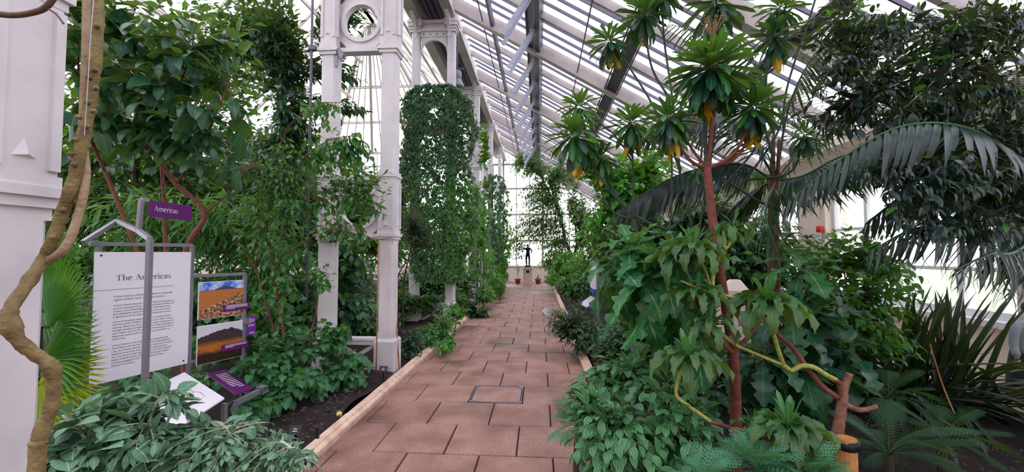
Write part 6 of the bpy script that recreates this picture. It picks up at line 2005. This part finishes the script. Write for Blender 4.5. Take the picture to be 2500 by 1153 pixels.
# ---- fern fronds and feathery leaves
def frond_mesh(name, n, mat, lobes, droop=.35, width=.28, L=1.0, lw=.10):
    b = MB()
    def cv(t): return A(0, t * L * (1 - .12 * t), -droop * t * t * L + .12 * t * L)
    pts = [cv(i / 10) for i in range(11)]
    b.tube(pts, np.linspace(.009, .003, 11), 4, False)
    for i in range(n):
        t = .10 + .9 * i / (n - 1)
        p = cv(min(t, 1)); tg = unit(cv(min(1, t) ) - cv(t - .05))
        l = width * L * math.sin(math.pi * (.12 + .86 * max(0.0, 1 - (t - .1) / .9) ** .85)) + .02
        for s_ in (-1, 1):
            d = unit(A(s_, 0, 0) * .85 + tg * .55 + A(0, 0, -.12))
            w = unit(np.cross(d, A(0, 0, 1))) * l * (lw if lobes else .09)
            if not lobes:
                b.add([p, p + d * l * .5 + w, p + d * l, p + d * l * .5 - w], [(0, 1, 2, 3)], [(1, t)] * 4)
            else:
                m = max(3, lobes)
                for j in range(m):
                    q0 = p + d * l * (j / m); q1 = p + d * l * ((j + 1) / m)
                    ww = w * (1.4 - 1.1 * j / m)
                    fw = d * l * (.10 if m > 6 else .2)
                    b.add([q0, q0 + ww * 1.3 + fw, q1], [(0, 1, 2)], [(.5, t)] * 3)
                    b.add([q0, q1, q0 - ww * 1.3 + fw], [(0, 1, 2)], [(.5, t)] * 3)
    return b.mesh(name, mat)


FERN = [frond_mesh('fern_frond', 22, 'lf_fern', 8, dr, .24, lw=.065) for dr in (.3, .5, .75)]
FEATH = [frond_mesh('feather_leaf', 9, 'lf_feather', 6, dr, .42, lw=.10) for dr in (.1, .3, .5)]


def fern(name, lab, cen, n, L, meshes, els=(55, 5), cat='fern', part='frond', sector=None):
    cen = A(*cen)
    t_ = thing(name, lab, cat, (cen[0], cen[1], .03))
    b = MB(); b.lathe([(.03, 0), (.04, .03), (.02, max(.06, cen[2] - .0))], (cen[0], cen[1], .0), 8); b.build('crown', 'bark_dark', t_)
    for i in range(n):
        an = i * 2.39996 if sector is None else math.radians(sector[0] + (sector[1] - sector[0]) * rng.random())
        el = math.radians(els[0] + (els[1] - els[0]) * i / n)
        d = A(math.cos(an) * math.cos(el), math.sin(an) * math.cos(el), math.sin(el))
        inst(part, meshes[rng.integers(len(meshes))], t_, xf(cen, d, A(0, 0, 1), L * (.75 + .4 * rng.random())))
    return t_


fern('fern', 'large green fern beside the timber stake, lower right', at(2170, 1110, 2.75), 15, .42, FERN)
fern('fern', 'fern with arching fronds in the dark soil right of the stake', at(2300, 1075, 3.1), 12, .40, FERN)
fern('fern', 'smaller fern behind the cut branch stub', at(2170, 970, 3.4), 14, .34, FERN)
fern('feathery_plant', 'blue-green feathery leaves at the bottom edge near the stake', at(1850, 1150, 2.1), 26, .2, FEATH, (75, 0), 'plant', 'feathery_leaf')
fern('feathery_plant', 'blue-green feathery leaves left of the timber stake', at(1975, 1165, 2.05), 18, .19, FEATH, (75, 0), 'plant', 'feathery_leaf')
fern('feathery_plant', 'feathery leaves poking over the path at the right kerb', at(1410, 1040, 2.8), 22, .2, FEATH, (70, -20), 'plant', 'feathery_leaf')
fern('feathery_plant', 'feathery leaves at the bottom centre under the pale-edged bush', at(1720, 1180, 2.05), 14, .18, FEATH, (75, 10), 'plant', 'feathery_leaf')

# ---- strap-leaved flax clump
fx = gnd(2285, 1010)
fl = thing('flax_clump', 'large clump of dark strap-shaped leaves in the lower right', 'flax', (fx[0], fx[1], .03))
for i in range(270):
    an = rng.random() * 6.28
    el = math.radians(88 - 62 * rng.random() ** .8)
    d = A(math.cos(an) * math.cos(el), math.sin(an) * math.cos(el) * .8, math.sin(el))
    o3 = A(fx[0] - .12 + .26 * rng.normal(), fx[1] + .14 * rng.normal(), .05)
    kbd = 0 if el > math.radians(66) else rng.integers(1, 3)
    inst('strap_leaf', LEAF['strap' + str(kbd)].me('lf_flax'), fl, xf(o3, d, A(0, 0, 1) - d * .2 + rvec() * .15, (.7 + .75 * rng.random())))
b = MB(); b.lathe([(.35, 0), (.3, .08), (.1, .14)], (fx[0], fx[1], 0), 14); b.build('crown_base', 'bark_dark', fl, True)
for (p, q) in (((2270, 840, 3.7), (2330, 1010, 3.6)), ((2230, 960, 3.5), (2360, 1060, 3.4))):
    b = MB(); b.tube(pxpath([p, ((p[0] + q[0]) / 2, (p[1] + q[1]) / 2 + 12, p[2]), q], 8), .006, 5); b.build('dry_stalk', 'cane', fl)

# ---- palms
def palm_frond(root, pts, Lf, n, mat, flat=.25, width=1.0, leafobj=True, hang=.75, name='frond'):
    pp = smooth_path([A(*p) for p in pts], 40)
    b = MB(); b.tube(pp, np.linspace(.016, .004, 40), 6)
    seg = np.linalg.norm(np.diff(pp, axis=0), axis=1); cum = np.r_[0, np.cumsum(seg)] / seg.sum()
    pl_ = []
    for i in range(n):
        f = .16 + .84 * i / (n - 1)
        p = A(*[np.interp(f, cum, pp[:, k]) for k in range(3)])
        q = A(*[np.interp(min(1, f + .02), cum, pp[:, k]) for k in range(3)]); p_ = A(*[np.interp(f - .02, cum, pp[:, k]) for k in range(3)])
        tg = unit(q - p_); sd = unit(np.cross(tg, (0, 0, 1)))
        l = Lf * (math.sin(math.pi * (.14 + .8 * f)) ** .6)
        for s_ in (-1, 1):
            ax = unit(sd * s_ * (1 - hang * .55) + tg * .5 + A(0, 0, .25 - hang))
            pl_.append((p, ax, unit(A(0, 0, 1) + sd * s_ * .8), l * (.9 + .2 * rng.random()), rng.integers(3)))
    if not leafobj:
        for (p, ax, nn_, l, k_) in pl_:
            L_ = LEAF['leaflet' + str(k_)]; m = xf(p, ax, nn_, l)
            m[:3, 0] *= width
            b.add(L_.v @ m[:3, :3].T + m[:3, 3], L_.fs, L_.uv)
        o = b.build(name, mat, root, True)
        return
    fo = b.build(name, 'lf_palm2', root, True)
    for (p, ax, nn_, l, k_) in pl_:
        m = xf(p, ax, nn_, l); m[:3, 0] *= width
        inst('leaflet', LEAF['leaflet' + str(k_)].me(mat), fo, m)


KY = 5.0
ka = at(1893, 430, KY)
kp = thing('feather_palm', 'feather palm with brown fibrous trunk and dark drooping fronds behind the red trunk', 'palm', (at(1890, 700, KY)[0], KY, .03))
stemtube(kp, 'trunk', [A(at(1890, 700, KY)[0], KY, 0)] + pt3((1890, 720, KY), (1888, 560, KY), (1890, 440, KY)), .07, .055, 'bark_red', 60, 12, .06)
for pts in ([(1886, 520, KY), (1884, 440, KY), (1888, 330, KY)], [(1892, 520, KY), (1898, 440, KY), (1902, 340, KY)]):
    stemtube(kp, 'leaf_sheath', pt3(*pts), .035, .015, 'bark_red')
n_fr = 0
for pts, Lf, n, mt, hg, ob in (
        ([(1890, 440, KY), (1800, 400, KY - .1), (1650, 430, KY - .2), (1500, 520, KY - .3)], .62, 44, 'lf_palm', .75, True),
        ([(1890, 430, KY), (1800, 300, KY - .2), (1680, 270, KY - .4), (1560, 330, KY - .5)], .62, 44, 'lf_palm', .7, True),
        ([(1895, 440, KY), (1960, 430, KY - .6), (2060, 380, KY - .9), (2220, 345, KY - 1.2)], .55, 40, 'lf_palm', .8, True),
        ([(1890, 430, KY), (1880, 250, KY + .2), (1800, 110, KY + .3), (1640, 60, KY + .3)], .62, 40, 'lf_palm', .55, False),
        ([(1895, 430, KY), (1930, 250, KY + .1), (2000, 120, KY), (2090, 80, KY - .1)], .55, 40, 'lf_palm', .6, False),
        ([(1890, 440, KY), (1820, 480, KY + .3), (1740, 560, KY + .3)], .5, 37, 'lf_palm', .8, False),
        ([(1895, 440, KY), (1990, 330, KY + .3), (2120, 260, KY + .3), (2240, 300, KY + .2)], .55, 37, 'lf_palm', .6, False),
        ([(1890, 430, KY), (1830, 420, KY + .8), (1760, 440, KY + 1.2)], .5, 34, 'lf_palm2', .7, False),
        ([(1892, 430, KY), (1900, 420, KY + .8), (1960, 480, KY + 1.3)], .5, 34, 'lf_palm2', .8, False),
        ([(1893, 440, KY), (1870, 520, KY - .7), (1900, 620, KY - 1.0)], .5, 34, 'lf_palm2', .8, False)):
    palm_frond(kp, pt3(*pts), Lf, n, mt, hang=hg, leafobj=ob, width=1.0)

QY = 3.5
qp = thing('right_feather_palm', 'feather palm whose wide dark fronds hang in from the right edge', 'palm', (4.35, QY, .03))
qc = A(4.35, QY, 2.25)
stemtube(qp, 'trunk', [A(4.35, QY, 0), A(4.36, QY, 1.2), A(4.35, QY, 2.25)], .09, .06, 'bark_grey')
for pts, Lf, n, ob, hg in (([(2480, 560, QY - .5), (2340, 545, QY - .75), (2230, 560, QY - .8), (2130, 610, QY - .8)], .46, 46, True, .9), ([(2520, 420, QY - .5), (2380, 320, QY - .75), (2220, 305, QY - .8), (2080, 370, QY - .8), (1930, 490, QY - .7)], .52, 50, True, .8), ([(2500, 600, QY - .7), (2420, 620, QY - .9), (2330, 660, QY - 1.0)], .4, 34, True, .9),
                           ([(2460, 380, QY), (2330, 150, QY), (2180, 40, QY - .1), (2020, 60, QY - .1)], .6, 44, False, .6), ([(2500, 350, QY), (2480, 150, QY + .2), (2400, 0, QY + .3)], .55, 36, False, .5), ([(2480, 440, QY + .4), (2320, 420, QY + .7), (2200, 500, QY + .8)], .5, 40, False, .8), ([(2500, 480, QY - .2), (2380, 440, QY - .4), (2250, 450, QY - .5), (2120, 540, QY - .5)], .5, 44, False, .85), ([(2520, 560, QY - .1), (2480, 640, QY - .2), (2450, 720, QY - .3)], .42, 16, False, .8)):
    palm_frond(qp, [qc] + pt3(*pts), Lf, n, 'lf_palm', hang=hg, leafobj=ob, width=1.35)

# ---- dense narrow-leaved tree at the upper right
shrub('narrow_leaved_tree', 'dense tree with very dark narrow leaves filling the upper right corner', 'tree', (4.3, 3.0, .03),
      [('trunk', [A(4.3, 3.0, 0), A(4.3, 3.0, 1.6), at(2590, 350, 3.1), at(2560, 100, 3.1)], .05, .02), ('branch', [at(2590, 350, 3.1), at(2450, 200, 3.1), at(2280, 180, 3.05), at(2120, 240, 3.0)], .02, .006), ('branch', [at(2590, 350, 3.1), at(2480, 350, 3.0), at(2300, 370, 2.95), at(2180, 430, 2.95)], .02, .006), ('branch', [at(2560, 100, 3.1), at(2420, 60, 3.1), at(2200, 60, 3.1), at(2080, 150, 3.1)], .016, .005), ('branch', [at(2480, 350, 3.0), at(2400, 470, 2.9), at(2300, 560, 2.9)], .012, .004),
       ('hanging_twig', [at(2340, 30, 2.9), at(2320, 200, 2.9), at(2305, 500, 2.88)], .004, .003, 'stem_pale'), ('hanging_twig', [at(2500, 260, 2.9), at(2380, 190, 2.9), at(2310, 180, 2.9), at(2200, 270, 2.9)], .004, .003, 'stem_pale')],
      [(2300, 120, 3.0, 220, 110, .35, 170), (2400, 280, 2.95, 140, 90, .35, 120), (2200, 280, 3.0, 150, 80, .3, 110), (2360, 400, 3.0, 140, 50, .3, 50), (2440, 500, 3.0, 70, 50, .25, 16), (2200, 410, 3.0, 90, 40, .25, 20), (2080, 180, 3.1, 90, 90, .3, 50), (2010, 60, 3.3, 80, 70, .3, 30), (2000, 300, 3.3, 60, 70, .25, 24), (2470, 400, 3.0, 70, 80, .3, 36), (2270, 540, 2.55, 90, 50, .12, 16), (2360, 430, 2.55, 140, 70, .12, 34), (2180, 420, 2.6, 90, 60, .12, 16), (2440, 560, 2.55, 60, 60, .12, 14), (2420, 60, 3.0, 110, 70, .3, 60)],
      ('lance', 'sliver', 'ellip'), .092, 'lf_night', 300, .04, .12, 'twig', .0022, 'bark_dark', .55, .1, mat2='lf_mid', mat2p=.10, hang=.05)
# ---- light shrub in front of the windows
kshrub('window_shrub', 'airy shrub with small light green leaves in front of the bright windows', 2080, 700, 4.5, [(2060, 640, 4.6, 110, 90, .35, 80), (2160, 700, 4.4, 90, 80, .3, 60), (2040, 760, 4.4, 90, 70, .3, 60), (2160, 830, 4.2, 80, 50, .3, 40)], ('ovate', 'heart'), .095, 'lf_mid', 280, mat2='lf_bright', mat2p=.3,
       stems=[('stem', [A(*at(2070, 900, 4.4)[:2], 0), at(2075, 800, 4.4), at(2060, 650, 4.5)], .012, .006), ('stem', [A(*at(2070, 900, 4.4)[:2], 0), at(2000, 720, 4.5), at(2130, 620, 4.5)], .012, .005)])
kshrub('low_dark_shrub', 'dark low shrub between the red trunk and the kerbside bushes', 1600, 860, 5.2, [(1560, 830, 5.4, 110, 60, .5, 90), (1700, 900, 4.6, 120, 60, .4, 80), (1500, 860, 5.6, 60, 40, .4, 50), (1850, 920, 4.4, 120, 70, .4, 70), (2080, 900, 4.3, 90, 60, .3, 40)], ('ovate', 'simple'), .12, 'lf_dark', 160, mat2='lf_mid', mat2p=.4)

# ---- more planting that fills the beds
kshrub('spreading_bush', 'low spreading leafy bush filling the left bed behind the near and ivy frames', 930, 730, 8.8, [(880, 790, 7.6, 110, 50, .6, 130), (960, 740, 9.5, 70, 50, .7, 110), (740, 800, 7.0, 120, 50, .6, 110), (1040, 740, 9.6, 60, 24, .4, 70), (1120, 730, 10.8, 30, 24, .4, 40)], ('ovate', 'simple', 'heart'), .12, 'lf_mid', 140, cat='bush', mat2='lf_heart', mat2p=.5)
kshrub('spreading_bush', 'dense green bush beneath the forked tree at the far right bed', 1430, 650, 14.5, [(1440, 650, 14.5, 70, 45, .9, 190), (1480, 700, 12.2, 50, 45, .6, 110), (1350, 685, 16.5, 26, 14, .8, 60), (1500, 620, 13, 60, 60, .8, 120)], ('simple', 'ovate'), .13, 'lf_mid', 120, cat='bush', mat2='lf_bright', mat2p=.3)
kshrub('spreading_bush', 'leafy bush between the far white frames and the left kerb end', 1215, 660, 18, [(1215, 690, 16, 26, 26, .8, 90), (1228, 680, 19, 16, 20, .8, 60), (1215, 620, 20, 20, 40, .9, 90), (1180, 640, 15, 30, 60, .8, 110)], ('simple', 'ovate'), .13, 'lf_mid', 90, cat='bush', mat2='lf_bright', mat2p=.4)

for nm, lab, px, py, Y, bl, mt in (
        ('tall_shrub', 'tall leafy shrub far behind the sign and twisted vine', 250, 480, 9.0, [(180, 520, 9.0, 160, 120, .9, 260), (380, 560, 9.5, 170, 110, .9, 240), (200, 330, 8.5, 140, 130, .9, 170), (120, 660, 7.5, 120, 80, .6, 120)], 'lf_lance'),
        ('tall_shrub', 'tall leafy shrub seen through the ringed column', 820, 520, 12.5, [(600, 560, 12.5, 180, 80, 1, 240), (840, 560, 12.5, 150, 70, 1, 220), (960, 600, 14, 80, 60, .8, 110), (760, 440, 12, 100, 60, .8, 90)], 'lf_mid'),
        ('tall_shrub', 'distant wide hedge-like shrub along the far end of the nave', 900, 610, 19, [(760, 600, 19, 200, 50, 1, 240), (1000, 590, 20, 120, 60, 1, 200), (1120, 600, 20.5, 70, 60, .8, 140), (560, 610, 15, 200, 70, 1, 200)], 'lf_dark')):
    g_ = at(px, py, Y)
    shrub(nm, lab, 'shrub', (g_[0], Y, .03), [('trunk', [A(g_[0], Y, 0), A(g_[0] + .1, Y, 1.2), A(g_[0], Y, 2.4)], .05, .02)], bl, ('simple',), .24 if Y < 15 else .28, mt, 60, .12, .25, 'twig', .006, 'bark_dark', 1.0, .15, mat2='lf_mid', mat2p=.4)
